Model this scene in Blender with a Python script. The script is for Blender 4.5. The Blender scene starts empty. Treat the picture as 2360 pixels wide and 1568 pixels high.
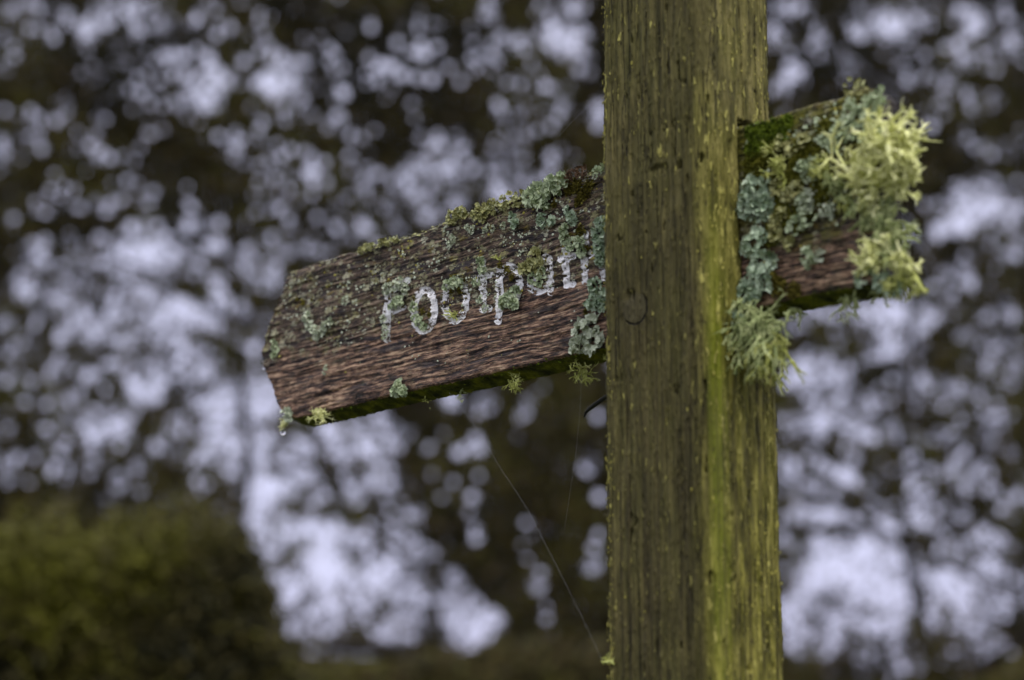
import bpy, math, random
import numpy as np
from mathutils import Matrix, Vector

random.seed(7); rng = np.random.default_rng(7)
scene = bpy.context.scene
COL = scene.collection

# ------------------------------------------------------------------ camera
PITCH = math.radians(11.5); CAMZ = 1.5
FP = 4844.0                                   # focal length in units of 1/2359 of the frame width
CAM = np.array([0, 0, CAMZ]); RV = np.array([1., 0, 0])
FV = np.array([0, math.cos(PITCH), math.sin(PITCH)]); UV_ = np.array([0, -math.sin(PITCH), math.cos(PITCH)])
def ray(x, y):
    x = np.asarray(x, float); y = np.asarray(y, float)
    return FV + ((x - 1179.5) / FP)[..., None] * RV - ((y - 784) / FP)[..., None] * UV_
cd = bpy.data.cameras.new('camera'); cam = bpy.data.objects.new('camera', cd); COL.objects.link(cam)
cam.location = CAM; cam.rotation_euler = (math.radians(90) + PITCH, 0, 0)
cd.sensor_width = 36; cd.lens = 36 * FP / 2359; cd.clip_end = 2000; cd.clip_start = 0.05
FOCUS = 2.04
cd.dof.use_dof = True; cd.dof.focus_distance = FOCUS; cd.dof.aperture_fstop = 3.1; cd.dof.aperture_blades = 0
scene.camera = cam

# ------------------------------------------------------------------ the post's frame
TH = math.radians(44)
uu = np.array([-math.sin(TH), math.cos(TH), 0]); vv = np.array([math.cos(TH), math.sin(TH), 0])
Y0 = 1.75
def hx(px): return (px - 1179.5) / (FP * math.cos(PITCH))
Q = np.array([hx(1628) * Y0, Y0, 0])
s, c = math.sin(TH), math.cos(TH)
tl, tr_, tb = hx(1394), hx(1788), hx(1711)
PA = (Q[0] - tl * Y0) / (s + tl * c)          # post width along the boards
PB = (tr_ * Y0 - Q[0]) / (c - tr_ * s)        # post depth across the boards
SB = (tb * Y0 - Q[0]) / (c - tb * s)          # front of the boards behind the near face
ROOT = Q + PA / 2 * uu + PB / 2 * vv
EX = -uu; EY = vv; EZ = np.array([0, 0, 1.])
RZ = TH - math.pi / 2
YF = -PB / 2 + SB                              # local y of the boards' front face
BT = 0.026                                     # board thickness
def to_local(P): d = P - ROOT; return np.stack([d @ EX, d @ EY, d @ EZ], -1)
def to_world(L): L = np.asarray(L, float); return ROOT + L[..., 0:1] * EX + L[..., 1:2] * EY + L[..., 2:3] * EZ
def on_y(x, y, ly):                            # frame point -> point of the vertical plane local y = ly
    d = ray(x, y); k = (ly - (CAM - ROOT) @ EY) / (d @ EY)
    return to_local(CAM + k[..., None] * d)
def on_x(x, y, lx):
    d = ray(x, y); k = (lx - (CAM - ROOT) @ EX) / (d @ EX)
    return to_local(CAM + k[..., None] * d)

# ------------------------------------------------------------------ noise
def _h(ix, iy, iz, seed):
    n = (ix * 374761393 + iy * 668265263 + iz * 2147483647 + seed * 1274126177) & 0xffffffff
    n = ((n ^ (n >> 13)) * 1274126177) & 0xffffffff
    n = ((n ^ (n >> 16)) * 2246822519) & 0xffffffff
    return ((n ^ (n >> 15)) & 0xffff) / 65535.0
def vn(x, y, z=0.0, seed=0):
    x, y, z = np.broadcast_arrays(np.asarray(x, float), np.asarray(y, float), np.asarray(z, float))
    ix, iy, iz = [np.floor(a).astype(np.int64) for a in (x, y, z)]
    fx, fy, fz = x - ix, y - iy, z - iz
    fx, fy, fz = [a * a * (3 - 2 * a) for a in (fx, fy, fz)]
    r = 0
    for dx in (0, 1):
        for dy in (0, 1):
            for dz in (0, 1):
                w = (fx if dx else 1 - fx) * (fy if dy else 1 - fy) * (fz if dz else 1 - fz)
                r = r + w * _h(ix + dx, iy + dy, iz + dz, seed)
    return r
def fbm(x, y, z=0.0, o=3, seed=0):
    r = 0; a = 0.5; t = 0
    for i in range(o):
        r = r + a * vn(np.asarray(x) * 2**i, np.asarray(y) * 2**i, np.asarray(z) * 2**i, seed + i); t += a; a *= .5
    return r / t
def sst(a, b, x): t = np.clip((x - a) / (b - a), 0, 1); return t * t * (3 - 2 * t)

# ------------------------------------------------------------------ mesh / tags
def mesh(name, V, F, mat, parent=None, smooth=True, uv=None):
    V = np.asarray(V, np.float32); me = bpy.data.meshes.new(name)
    groups = F if isinstance(F, list) else [F]
    groups = [np.asarray(g, np.int32) for g in groups if len(g)]
    loops = np.concatenate([g.ravel() for g in groups])
    tot = np.concatenate([np.full(len(g), g.shape[1], np.int32) for g in groups])
    start = np.concatenate([[0], np.cumsum(tot)[:-1]]).astype(np.int32)
    me.vertices.add(len(V)); me.vertices.foreach_set('co', V.ravel())
    me.loops.add(len(loops)); me.loops.foreach_set('vertex_index', loops)
    me.polygons.add(len(tot)); me.polygons.foreach_set('loop_start', start)
    me.polygons.foreach_set('use_smooth', np.full(len(tot), smooth))
    if uv is not None:
        l = me.uv_layers.new(name='UVMap'); l.data.foreach_set('uv', np.asarray(uv, np.float32)[loops].ravel())
    me.update(calc_edges=True); me.validate()
    me.materials.append(mat)
    o = bpy.data.objects.new(name, me); COL.objects.link(o)
    if parent: o.parent = parent
    return o
def tag(o, label=None, cat=None, group=None, kind=None):
    if label: o['label'] = label
    if cat: o['category'] = cat
    if group: o['group'] = group
    if kind: o['kind'] = kind
    return o
def empty(name, loc, rz=0.0):
    o = bpy.data.objects.new(name, None); COL.objects.link(o); o.location = loc; o.rotation_euler = (0, 0, rz)
    o.empty_display_size = .05; return o
def mem(name, V, F, mat, base_local, **k):     # free-standing thing near the post: verts given in the post's frame
    b = np.asarray(base_local, float)
    o = mesh(name, np.asarray(V) - b, F, mat, **k)
    o.location = to_world(b); o.rotation_euler = (0, 0, RZ); return o

# ------------------------------------------------------------------ materials
class NT:
    def __init__(s, name):
        s.m = bpy.data.materials.new(name); s.m.use_nodes = True; s.t = s.m.node_tree; s.n = s.t.nodes
        s.b = s.n['Principled BSDF']
    def add(s, typ, ins=None, **props):
        x = s.n.new(typ)
        for k, v in props.items(): setattr(x, k, v)
        for k, v in (ins or {}).items():
            if hasattr(v, 'links') or isinstance(v, bpy.types.NodeSocket): s.t.links.new(v, x.inputs[k])
            else: x.inputs[k].default_value = v
        return x
    def coord(s, kind='Object', scale=(1, 1, 1), rot=(0, 0, 0), loc=(0, 0, 0)):
        tc = s.add('ShaderNodeTexCoord')
        return s.add('ShaderNodeMapping', {'Vector': tc.outputs[kind], 'Scale': scale, 'Rotation': rot, 'Location': loc}).outputs[0]
    def noise(s, vec, scale=1, detail=3, rough=.55, dist=0):
        return s.add('ShaderNodeTexNoise', {'Vector': vec, 'Scale': scale, 'Detail': detail, 'Roughness': rough, 'Distortion': dist}).outputs[0]
    def vor(s, vec, scale=1, out='Distance', rand=1):
        return s.add('ShaderNodeTexVoronoi', {'Vector': vec, 'Scale': scale, 'Randomness': rand}).outputs[out]
    def ramp(s, fac, stops, interp='LINEAR'):
        r = s.add('ShaderNodeValToRGB', {'Fac': fac}); r.color_ramp.interpolation = interp
        e = r.color_ramp.elements
        while len(e) < len(stops): e.new(.5)
        for q, (p, col) in zip(e, stops):
            q.position = p; q.color = (*col, 1) if hasattr(col, '__len__') else (col, col, col, 1)
        return r.outputs[0]
    def mix(s, fac, a, b):
        x = s.n.new('ShaderNodeMix'); x.data_type = 'RGBA'
        for k, v in ((0, fac), (6, a), (7, b)):
            if isinstance(v, bpy.types.NodeSocket): s.t.links.new(v, x.inputs[k])
            else: x.inputs[k].default_value = (*v, 1) if hasattr(v, '__len__') else v
        return x.outputs[2]
    def math(s, op, a, b=0.0, c=0.0, clamp=False):
        x = s.n.new('ShaderNodeMath'); x.operation = op; x.use_clamp = clamp
        for i, v in enumerate((a, b, c)):
            if isinstance(v, bpy.types.NodeSocket): s.t.links.new(v, x.inputs[i])
            else: x.inputs[i].default_value = v
        return x.outputs[0]
    def mrange(s, v, a, b, c=0.0, d=1.0):
        return s.add('ShaderNodeMapRange', {'Value': v, 'From Min': a, 'From Max': b, 'To Min': c, 'To Max': d}).outputs[0]
    def sep(s, vec): return s.add('ShaderNodeSeparateXYZ', {0: vec}).outputs
    def fin(s, col, rough=.9, bump=None, dist=.001, strength=1.0, spec=.3):
        if isinstance(col, bpy.types.NodeSocket): s.t.links.new(col, s.b.inputs['Base Color'])
        else: s.b.inputs['Base Color'].default_value = (*col, 1)
        s.b.inputs['Roughness'].default_value = rough; s.b.inputs['Specular IOR Level'].default_value = spec
        if bump is not None:
            bn = s.add('ShaderNodeBump', {'Height': bump, 'Distance': dist, 'Strength': strength})
            s.t.links.new(bn.outputs[0], s.b.inputs['Normal'])
        return s.m

def mat_post():
    a = NT('mossy_post_wood')
    g1 = a.noise(a.coord(scale=(250, 250, 6)), 1, 5, .68)
    g2 = a.noise(a.coord(scale=(130, 130, 22)), 1, 5, .65)
    g3 = a.noise(a.coord(scale=(26, 26, 9)), 1, 4, .6)
    speck = a.noise(a.coord(scale=(420, 420, 150)), 1, 2, .6)
    col = a.ramp(g1, [(.38, (.026, .020, .008)), (.5, (.092, .074, .028)), (.61, (.19, .155, .062))])
    col = a.mix(a.mrange(g2, .45, .75, 0, .6), col, (.14, .115, .075))
    col = a.mix(a.mrange(g2, .48, .32, 0, .65), col, (.026, .020, .013))
    col = a.mix(a.mrange(g3, .35, .7, 0.15, .6), col, (.075, .078, .022))
    x, y, z = a.sep(a.coord())
    col = a.mix(.34, col, a.mix(a.mrange(g2, .38, .62), (.044, .041, .008), (.155, .142, .032)))
    # algae: the right face and the near corner
    gn = a.math('ADD', x, a.math('MULTIPLY', a.math('SUBTRACT', g3, .5), .03))
    hi = a.mrange(z, 1.86, 2.08)
    green = a.math('MULTIPLY', a.mrange(gn, PA / 2 - .020, PA / 2 + .001), a.math('SUBTRACT', 1.0, a.math('MULTIPLY', hi, .55)))
    tanr = a.math('MULTIPLY', a.mrange(x, PA / 2 - .006, PA / 2), a.mrange(g2, .46, .62))
    col = a.mix(a.math('MULTIPLY', tanr, .55), col, (.19, .15, .085))
    gcol = a.ramp(g2, [(.36, (.05, .048, .008)), (.5, (.15, .142, .020)), (.64, (.33, .305, .060))])
    col = a.mix(a.math('MULTIPLY', green, .82), col, gcol)
    # a vivid stripe running down the near corner
    yy = a.math('ADD', y, a.math('MULTIPLY', a.math('SUBTRACT', g3, .5), .012))
    zs = a.mrange(z, 2.0, 1.86)
    zs2 = a.mrange(z, 1.5, 1.68)
    dc = a.math('ABSOLUTE', a.math('ADD', yy, PB / 2 - .012))
    st = a.math('MULTIPLY', a.mrange(dc, .019, .003), a.math('MULTIPLY', a.mrange(x, PA / 2 - .006, PA / 2 - .001), a.math('MULTIPLY', zs, zs2)))
    col = a.mix(a.math('MULTIPLY', st, .65), col, (.15, .18, .008))
    # yellow and pale flecks, long with the grain
    fl = a.noise(a.coord(scale=(210, 210, 75), loc=(3, 1, 7)), 1, 2, .5)
    bias = a.math('MULTIPLY', a.mrange(x, -PA / 2 + .012, -PA / 2), .14)
    bias2 = a.math('MULTIPLY', a.math('MULTIPLY', green, a.mrange(z, 1.6, 2.0, .35, 1)), .085)
    ff = a.mrange(a.math('ADD', fl, a.math('ADD', bias, bias2)), .655, .72)
    col = a.mix(a.math('MULTIPLY', ff, .75), col, a.mix(speck, (.34, .31, .05), (.58, .54, .18)))
    pit = a.mrange(a.noise(a.coord(scale=(300, 300, 120), loc=(9, 0, 2)), 1, 2), .36, .28)
    col = a.mix(a.math('MULTIPLY', pit, .8), col, (.018, .013, .01))
    pin = a.noise(a.coord(scale=(200, 200, 1.5), loc=(2, 5, 1)), 1, 2, .5)
    col = a.mix(a.math('MULTIPLY', a.mrange(pin, .50, .62), a.mrange(z, 1.95, 1.75, .08, .42)), col, (.030, .021, .014))
    lc = a.noise(a.coord(scale=(75, 75, 2.2), loc=(4, 8, 3)), 1, 3, .5)
    crk = a.mrange(a.math('ABSOLUTE', a.math('SUBTRACT', lc, .5)), .010, .003)
    col = a.mix(a.math('MULTIPLY', crk, .6), col, (.010, .008, .005))
    damp = a.noise(a.coord(scale=(11, 11, 7), loc=(6, 2, 8)), 1, 4, .6)
    col = a.mix(a.mrange(damp, .50, .64, 0, .5), col, (.040, .034, .014))
    # knot
    K = on_y(1465, 710, -PB / 2)
    kx = a.math('SUBTRACT', x, float(K[0])); kz = a.math('SUBTRACT', z, float(K[2]))
    kd = a.math('SQRT', a.math('ADD', a.math('MULTIPLY', kx, kx), a.math('MULTIPLY', kz, kz)))
    front = a.mrange(y, -PB / 2 + .01, -PB / 2 + .004)
    kdn = a.math('ADD', kd, a.math('MULTIPLY', a.math('SUBTRACT', g3, .5), .012))
    inside = a.math('MULTIPLY', a.mrange(kdn, .0125, .0115), front)
    rings = a.ramp(a.math('FRACT', a.math('MULTIPLY', kdn, 400)), [(0, (.055, .05, .03)), (.5, (.11, .10, .06)), (1, (.055, .05, .03))])
    col = a.mix(a.math('MULTIPLY', inside, .35), col, rings)
    rim = a.math('MULTIPLY', a.math('MULTIPLY', a.mrange(a.math('ABSOLUTE', a.math('SUBTRACT', kdn, .0128)), .0014, .0004), front),
                 a.mrange(a.math('SUBTRACT', kx, kz), -.006, .006))
    col = a.mix(rim, col, (.012, .01, .007))
    h = a.math('ADD', a.math('MULTIPLY', g1, .6), a.math('ADD', g2, a.math('MULTIPLY', ff, .5)))
    h = a.math('SUBTRACT', h, a.math('MULTIPLY', a.math('ADD', rim, crk), 1.3))
    return a.fin(col, .7, h, .0022, 1.0, .15)

def mat_board(right=False):
    a = NT('weathered_board_wood')
    uvc = a.add('ShaderNodeTexCoord').outputs['UV']
    def cs(sx, sy, l=0): return a.add('ShaderNodeMapping', {'Vector': uvc, 'Scale': (sx, sy, 1), 'Location': (l, l * 1.7, 0)}).outputs[0]
    wob = a.noise(cs(13, 26, 3), 1, 3)
    x, y, _ = a.sep(uvc)                        # x metres along, y metres across the face
    yw = a.math('ADD', y, a.math('MULTIPLY', wob, .012))
    cv = a.add('ShaderNodeCombineXYZ', {0: x, 1: yw}).outputs[0]
    def cw(sx, sy, l=0): return a.add('ShaderNodeMapping', {'Vector': cv, 'Scale': (sx, sy, 1), 'Location': (l, l, 0)}).outputs[0]
    g1 = a.noise(cw(17, 340), 1, 6, .72)
    g4 = a.noise(cs(85, 300, 31), 1, 4, .7)
    g1 = a.math('ADD', a.math('MULTIPLY', g1, .66), a.math('MULTIPLY', g4, .38))
    g2 = a.noise(cw(34, 190, 5), 1, 5, .72)
    big = a.noise(cs(11, 26, 8), 1, 3)
    big2 = a.noise(cw(12, 75, 15), 1, 4, .6)
    # bare pink-brown wood low on the face, dark and lichened above
    col_b = a.ramp(g1, [(.43, (.012, .009, .010)), (.49, (.062, .038, .031)), (.545, (.25, .145, .092)), (.62, (.60, .42, .27))])
    col_d = a.ramp(g1, [(.43, (.009, .007, .007)), (.50, (.045, .030, .022)), (.56, (.14, .095, .062)), (.63, (.34, .26, .18))])
    ym = .085 if not right else .070
    low = a.mrange(a.math('ADD', y, a.math('MULTIPLY', a.math('SUBTRACT', big, .5), .09)), ym, ym - .026)
    col = a.mix(low, col_d, col_b)
    crack = a.mrange(g2, .43, .35)
    col = a.mix(a.math('MULTIPLY', crack, .9), col, (.010, .009, .013))
    col = a.mix(a.math('MULTIPLY', a.mrange(big2, .54, .64), .8), col, a.mix(g1, (.008, .008, .014), (.07, .06, .065)))
    tan = a.mrange(a.math('ADD', big2, a.math('MULTIPLY', g2, .5)), .60, .52)
    tan = a.math('MULTIPLY', tan, a.mrange(g2, .5, .62))
    col = a.mix(a.math('MULTIPLY', tan, .7), col, (.46, .32, .20))
    # crusty lichen, mottled
    l1 = a.noise(cs(60, 85, 2), 1, 4, .65)
    l2 = a.noise(cs(190, 260, 4), 1, 3, .7)
    up = a.math('SUBTRACT', 1.0, low)
    lm = a.math('MULTIPLY', a.mrange(l1, .52 if not right else .47, .60), a.math('MULTIPLY', a.mrange(l2, .44, .56), a.math('ADD', a.math('MULTIPLY', up, .8), .06)))
    col = a.mix(lm, col, a.mix(a.mrange(l2, .5, .7), (.20, .18, .08), (.46, .43, .27)))
    if right:
        col = a.mix(a.math('MULTIPLY', up, .72), col, (.018, .017, .013))
        mm = a.math('MULTIPLY', a.mrange(a.noise(cs(55, 60, 21), 1, 5, .65), .46, .56), a.math('ADD', a.math('MULTIPLY', up, .85), .08))
        col = a.mix(mm, col, a.mix(l2, (.05, .06, .008), (.20, .19, .03)))
    # roundish pale crusts with ragged rims
    for k_, (sx_, sy_, th_) in enumerate(((66, 100, .52), (130, 190, .50))):
        wv = a.add('ShaderNodeVectorMath', {0: cs(sx_, sy_, 7 + k_), 1: a.add('ShaderNodeTexNoise', {'Vector': cs(sx_ * 3, sy_ * 3, 1), 'Scale': 1, 'Detail': 3}).outputs['Color']}, operation='ADD').outputs[0]
        vo = a.add('ShaderNodeTexVoronoi', {'Vector': wv, 'Scale': 1})
        cr_, cg_, cb_ = a.sep(vo.outputs['Color'])
        pm = a.math('MULTIPLY', a.mrange(vo.outputs['Distance'], .42, .34), a.math('GREATER_THAN', cr_, th_))
        pm = a.math('MULTIPLY', pm, a.math('MULTIPLY', a.mrange(l2, .36, .50), a.math('ADD', a.math('MULTIPLY', up, .80), .06)))
        col = a.mix(pm, col, a.mix(cg_, (.30, .28, .11), (.58, .58, .42)))
    l3 = a.noise(cs(45, 70, 11), 1, 4, .6)
    om = a.math('MULTIPLY', a.mrange(l3, .60 if not right else .54, .68), a.math('ADD', a.math('MULTIPLY', up, .75), .12))
    col = a.mix(om, col, a.mix(l2, (.13, .085, .010), (.22, .17, .016)))
    # big soft stain of olive near the post
    if right: edge = a.math('MULTIPLY', a.mrange(y, .06, .11), .8)
    else: edge = a.math('MULTIPLY', a.mrange(x, -.13, -.055), a.mrange(y, .07, .13))
    edge = a.math('MULTIPLY', edge, a.mrange(a.noise(cs(70, 70, 13), 1, 4, .65), .40, .58))
    col = a.mix(edge, col, a.mix(a.mrange(l2, .4, .6), (.035, .035, .010), (.22, .21, .03)))
    h = a.math('ADD', a.math('MULTIPLY', g1, 1.3), a.math('ADD', a.math('MULTIPLY', crack, -.9), a.math('MULTIPLY', lm, .6)))
    lg = a.noise(cw(5, 85, 41), 1, 4, .6)
    split = a.math('MULTIPLY', a.mrange(a.math('ABSOLUTE', a.math('SUBTRACT', lg, .5)), .012, .003), a.mrange(big, .42, .52))
    col = a.mix(a.math('MULTIPLY', split, .9), col, (.006, .005, .005))
    h = a.math('SUBTRACT', h, a.math('MULTIPLY', split, 1.2))
    return a.fin(col, .55, h, .0028, 1.0, .22)

def mat_under():
    a = NT('algae_board_edge')
    n = a.noise(a.coord(scale=(60, 60, 60)), 1, 4, .6); n2 = a.noise(a.coord(scale=(260, 260, 260)), 1, 3)
    col = a.ramp(n, [(.35, (.02, .024, .006)), (.5, (.07, .08, .008)), (.68, (.20, .21, .015))])
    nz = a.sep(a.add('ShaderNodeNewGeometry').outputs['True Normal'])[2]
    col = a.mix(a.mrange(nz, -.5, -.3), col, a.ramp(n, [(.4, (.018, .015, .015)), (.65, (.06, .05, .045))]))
    return a.fin(col, .9, n2, .003, 1.0)

def mat_simple(name, stops, scale=180, rough=.85, bump=.0015, trans=0):
    a = NT(name)
    n = a.noise(a.coord(scale=(scale,) * 3), 1, 4, .65); n2 = a.noise(a.coord(scale=(scale * 3,) * 3), 1, 2)
    m = a.fin(a.ramp(n, stops), rough, n2, bump, .8)
    if trans:
        a.b.inputs['Transmission Weight'].default_value = 0
        a.b.inputs['Subsurface Weight'].default_value = trans
        a.b.inputs['Subsurface Radius'].default_value = (.002, .002, .001); a.b.inputs['Subsurface Scale'].default_value = .5
    return m

M_POST = mat_post(); M_BL = mat_board(); M_BR = mat_board(True); M_UN = mat_under()
M_FRU = mat_simple('bushy_lichen_pale', [(.3, (.45, .48, .15)), (.48, (.72, .74, .32)), (.65, (.88, .88, .52))], 120, .8, .0006)
M_FRG = mat_simple('bushy_lichen_grey', [(.3, (.15, .20, .07)), (.48, (.32, .37, .15)), (.66, (.54, .58, .29))], 120, .8, .0006)
M_FRY = mat_simple('bushy_lichen_yellow', [(.3, (.20, .23, .04)), (.48, (.40, .43, .11)), (.66, (.60, .62, .24))], 140, .8, .0006)
M_FOL = mat_simple('leafy_lichen_green', [(.32, (.15, .20, .10)), (.48, (.42, .50, .30)), (.66, (.66, .73, .50))], 150, .85, .001)
M_FOT = mat_simple('leafy_lichen_teal', [(.32, (.11, .17, .09)), (.48, (.36, .46, .31)), (.64, (.64, .74, .55))], 150, .85, .001)
M_FOO = mat_simple('leafy_lichen_olive', [(.32, (.15, .13, .04)), (.48, (.36, .36, .14)), (.66, (.58, .60, .32))], 170, .85, .001)
M_FOW = mat_simple('crust_lichen_pale', [(.32, (.25, .29, .18)), (.48, (.50, .56, .40)), (.66, (.74, .78, .62))], 300, .9, .001)
M_BRN = mat_simple('withered_lichen_brown', [(.3, (.035, .020, .010)), (.5, (.13, .075, .038)), (.7, (.28, .18, .10))], 200, .8, .001)
M_OCH = mat_simple('ochre_moss', [(.3, (.04, .032, .006)), (.5, (.14, .12, .014)), (.7, (.28, .25, .04))], 250, .9, .002)
M_OLV = mat_simple('olive_moss', [(.3, (.04, .045, .005)), (.5, (.15, .155, .012)), (.68, (.36, .35, .05))], 220, .9, .002)
M_MOS = mat_simple('green_moss', [(.3, (.03, .05, .004)), (.5, (.13, .19, .010)), (.7, (.28, .36, .03))], 220, .9, .002)
M_YEL = mat_simple('yellow_lichen_fleck', [(.3, (.18, .16, .03)), (.5, (.34, .31, .06)), (.7, (.50, .46, .15))], 200, .9, .001)
def mat_paint():
    a = NT('flaked_white_paint')
    n = a.noise(a.coord(scale=(260, 260, 260)), 1, 4, .7)
    return a.fin(a.ramp(n, [(.36, (.30, .27, .25)), (.44, (.72, .71, .70)), (.6, (.88, .88, .88))]), .7, n, .0008, .8)
M_PNT = mat_paint()
M_TWG = mat_simple('dark_twig_bark', [(.3, (.008, .008, .006)), (.7, (.03, .03, .02))], 200, .9)
def mat_silk():
    a = NT('spider_silk'); return a.fin((.45, .47, .5), .4, spec=.5)
M_SLK = mat_silk()
def mat_water():
    a = NT('water'); a.b.inputs['Transmission Weight'].default_value = 1; a.b.inputs['IOR'].default_value = 1.33
    return a.fin((1, 1, 1), .0, spec=.5)
M_WAT = mat_water()

# ------------------------------------------------------------------ fingerpost
post_root = empty('fingerpost', ROOT, RZ)
tag(post_root, 'tall mossy square wooden fingerpost carrying two lichen-covered arms, in front of the trees', 'signpost')

# --- right board outline needed for the slot
def curve(pts):
    p = np.array(pts, float); return lambda x: np.interp(x, p[:, 0], p[:, 1])
R_TOP = curve([(1560, 318), (1712, 287), (1775, 271), (1860, 241), (1935, 222), (1955, 206), (1985, 199), (2008, 206), (2030, 226)])
R_BOT = curve([(1560, 748), (1712, 716), (1765, 702), (1860, 679), (1976, 659), (2030, 651)])
SLT = [float(on_y(1712, R_TOP(1712), YF)[2]), float(on_y(1712, R_BOT(1712), YF)[2])]

def build_post():
    n = 176; ring = []
    hx_, hy_ = PA / 2, PB / 2
    # rounded rectangle, more rounding at the corner nearest the camera (+x,-y)
    def corner(cx, cy, r, a0):
        return [(cx + r * math.cos(a0 + t * math.pi / 2), cy + r * math.sin(a0 + t * math.pi / 2)) for t in np.linspace(0, 1, 9)]
    rs = [.0115, .004, .004, .0035]
    P = []
    P += corner(hx_ - rs[0], -hy_ + rs[0], rs[0], -math.pi / 2)
    P += corner(hx_ - rs[1], hy_ - rs[1], rs[1], 0)
    P += corner(-hx_ + rs[2], hy_ - rs[2], rs[2], math.pi / 2)
    P += corner(-hx_ + rs[3], -hy_ + rs[3], rs[3], math.pi)
    P = np.array(P); Pn = np.roll(P, -1, 0); L = np.hypot(*(Pn - P).T); S = np.concatenate([[0], np.cumsum(L)])
    # resample: fine on visible sides
    t = np.linspace(0, S[-1], 560, endpoint=False)
    X = np.interp(t, S, np.append(P[:, 0], P[0, 0])); Y = np.interp(t, S, np.append(P[:, 1], P[0, 1]))
    T = np.stack([np.roll(X, -1) - np.roll(X, 1), np.roll(Y, -1) - np.roll(Y, 1)], 1); T /= np.linalg.norm(T, axis=1)[:, None]
    N = np.stack([T[:, 1], -T[:, 0]], 1)
    zs = np.concatenate([np.linspace(-.3, 1.40, 20), np.arange(1.402, 2.30, .0018), [2.305]])
    Z = zs[:, None]; tt = t[None, :]
    d = (vn(tt * 900, Z * 14, 0, 3) - .5) * .0010 + (vn(tt * 300, Z * 30, 0, 4) - .5) * .0016 + (fbm(tt * 60, Z * 9, 0, 3, 5) - .5) * .003 + (vn(tt * 18, Z * 4, 0, 6) - .5) * .0035 - .007 * (vn(tt * 140, Z * 55, 0, 7) > .90) * vn(tt * 500, Z * 200, 0, 8) ** 2
    d += (vn(tt * 700, Z * 250, 0, 8) > .78) * .0008
    # mortise round the right-hand board
    fx = np.broadcast_to(N[None, :, 0] > .9, d.shape)
    inslot = fx & (Y[None, :] > YF - .0022) & (Y[None, :] < YF + BT + .004) & (Z < SLT[0] + .006) & (Z > SLT[1] - .004)
    d = np.where(inslot, d - .012, d)
    # drying crack above the slot
    ck = fx & (np.abs(Y[None, :] - (YF + .004) - (vn(Z * 20, 0) - .5) * .004) < .0012) & (Z > SLT[0])
    d = np.where(ck, d - .005, d)
    V = np.stack([X[None] + N[None, :, 0] * d, Y[None] + N[None, :, 1] * d, np.broadcast_to(Z, d.shape)], -1)
    nr, nc = d.shape; V = V.reshape(-1, 3)
    i = np.arange(nr - 1)[:, None] * nc; j = np.arange(nc)[None]
    a = i + j; b = i + (j + 1) % nc
    F = np.stack([a, b, b + nc, a + nc], -1).reshape(-1, 4)
    tip = len(V); V = np.vstack([V, [[0, 0, 2.35]]])
    k = (nr - 1) * nc + np.arange(nc)
    F3 = np.stack([k, np.roll(k, -1), np.full(nc, tip)], -1)
    return mesh('post', V, [F, F3], M_POST, post_root)
build_post()

# --- lettering: carved strokes holding flaked paint, each letter a mesh of small flakes
def seg(px, py, a, b):
    ax, ay = a; bx, by = b; vx, vy = bx - ax, by - ay
    t = np.clip(((px - ax) * vx + (py - ay) * vy) / (vx * vx + vy * vy + 1e-9), 0, 1)
    return np.hypot(px - ax - t * vx, py - ay - t * vy)
def ell(px, py, cx, cy, rx, ry, sk=-.12, n=28, a0=0, a1=360):
    d = np.full_like(px, 1e9)
    A = np.radians(np.linspace(a0, a1, n)); X = cx + rx * np.cos(A); Y = cy + ry * np.sin(A) + sk * rx * np.cos(A)
    for i in range(n - 1): d = np.minimum(d, seg(px, py, (X[i], Y[i]), (X[i + 1], Y[i + 1])))
    return d
LETTERS = [([((891, 682), (891, 783)), ((889, 676), (938, 646)), ((893, 720), (926, 708))], (870, 635, 950, 800), 7.2, .43, 101),
    ([('e', 977, 715, 24, 47)], (940, 655, 1015, 780), 7.4, .37, 102),
    ([('e', 1049, 692, 24, 48)], (1012, 630, 1085, 755), 7, .46, 103),
    ([((1111, 600), (1113, 712)), ((1113, 714), (1127, 711)), ((1097, 642), (1130, 632))], (1085, 590, 1140, 728), 6.6, .43, 104),
    ([((1149, 622), (1149, 741)), ('e', 1172, 657, 23, 44)], (1135, 600, 1208, 752), 7.0, .42, 105),
    ([((1267, 598), (1270, 676)), ('e', 1247, 610, 20, 20, -.12, 14, 190, 360), ('e', 1243, 655, 22, 18)], (1212, 580, 1285, 688), 6.2, .47, 106),
    ([((1305, 572), (1306, 656)), ((1306, 658), (1320, 655)), ((1292, 598), (1322, 590))], (1285, 560, 1330, 672), 7.0, .34, 107),
    ([((1349, 538), (1349, 652)), ((1352, 592), (1362, 586)), ((1390, 606), (1390, 640))], (1335, 525, 1400, 660), 6.4, .42, 108)]
def sdist(strokes, px, py):
    d = np.full_like(px, 1e9)
    for k in strokes: d = np.minimum(d, ell(px, py, *k[1:]) if k[0] == 'e' else seg(px, py, k[0], k[1]))
    return d
def carve(px, py):                               # depth of the routed grooves, metres
    g = np.zeros_like(px)
    for st, bb, hw, kp, sd in LETTERS:
        m = (px > bb[0] - 8) & (px < bb[2] + 8) & (py > bb[1] - 8) & (py < bb[3] + 8)
        if m.any(): g[m] = np.maximum(g[m], .0017 * sst(hw + 2.2, hw - 1.5, sdist(st, px[m], py[m])))
    return g
def board_disp(x, z, right=False):
    z = z + (fbm(x * 13, z * 26, 0, 2, 25) - .5) * .010
    g = (vn(x * 18, z * 420, 0, 21) - .5) * .0018 + (fbm(x * 26, z * 170, 0, 3, 22) - .5) * .0024
    g += (fbm(x * 12, z * 18, 0, 2, 24) - .5) * .003
    return g
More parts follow.
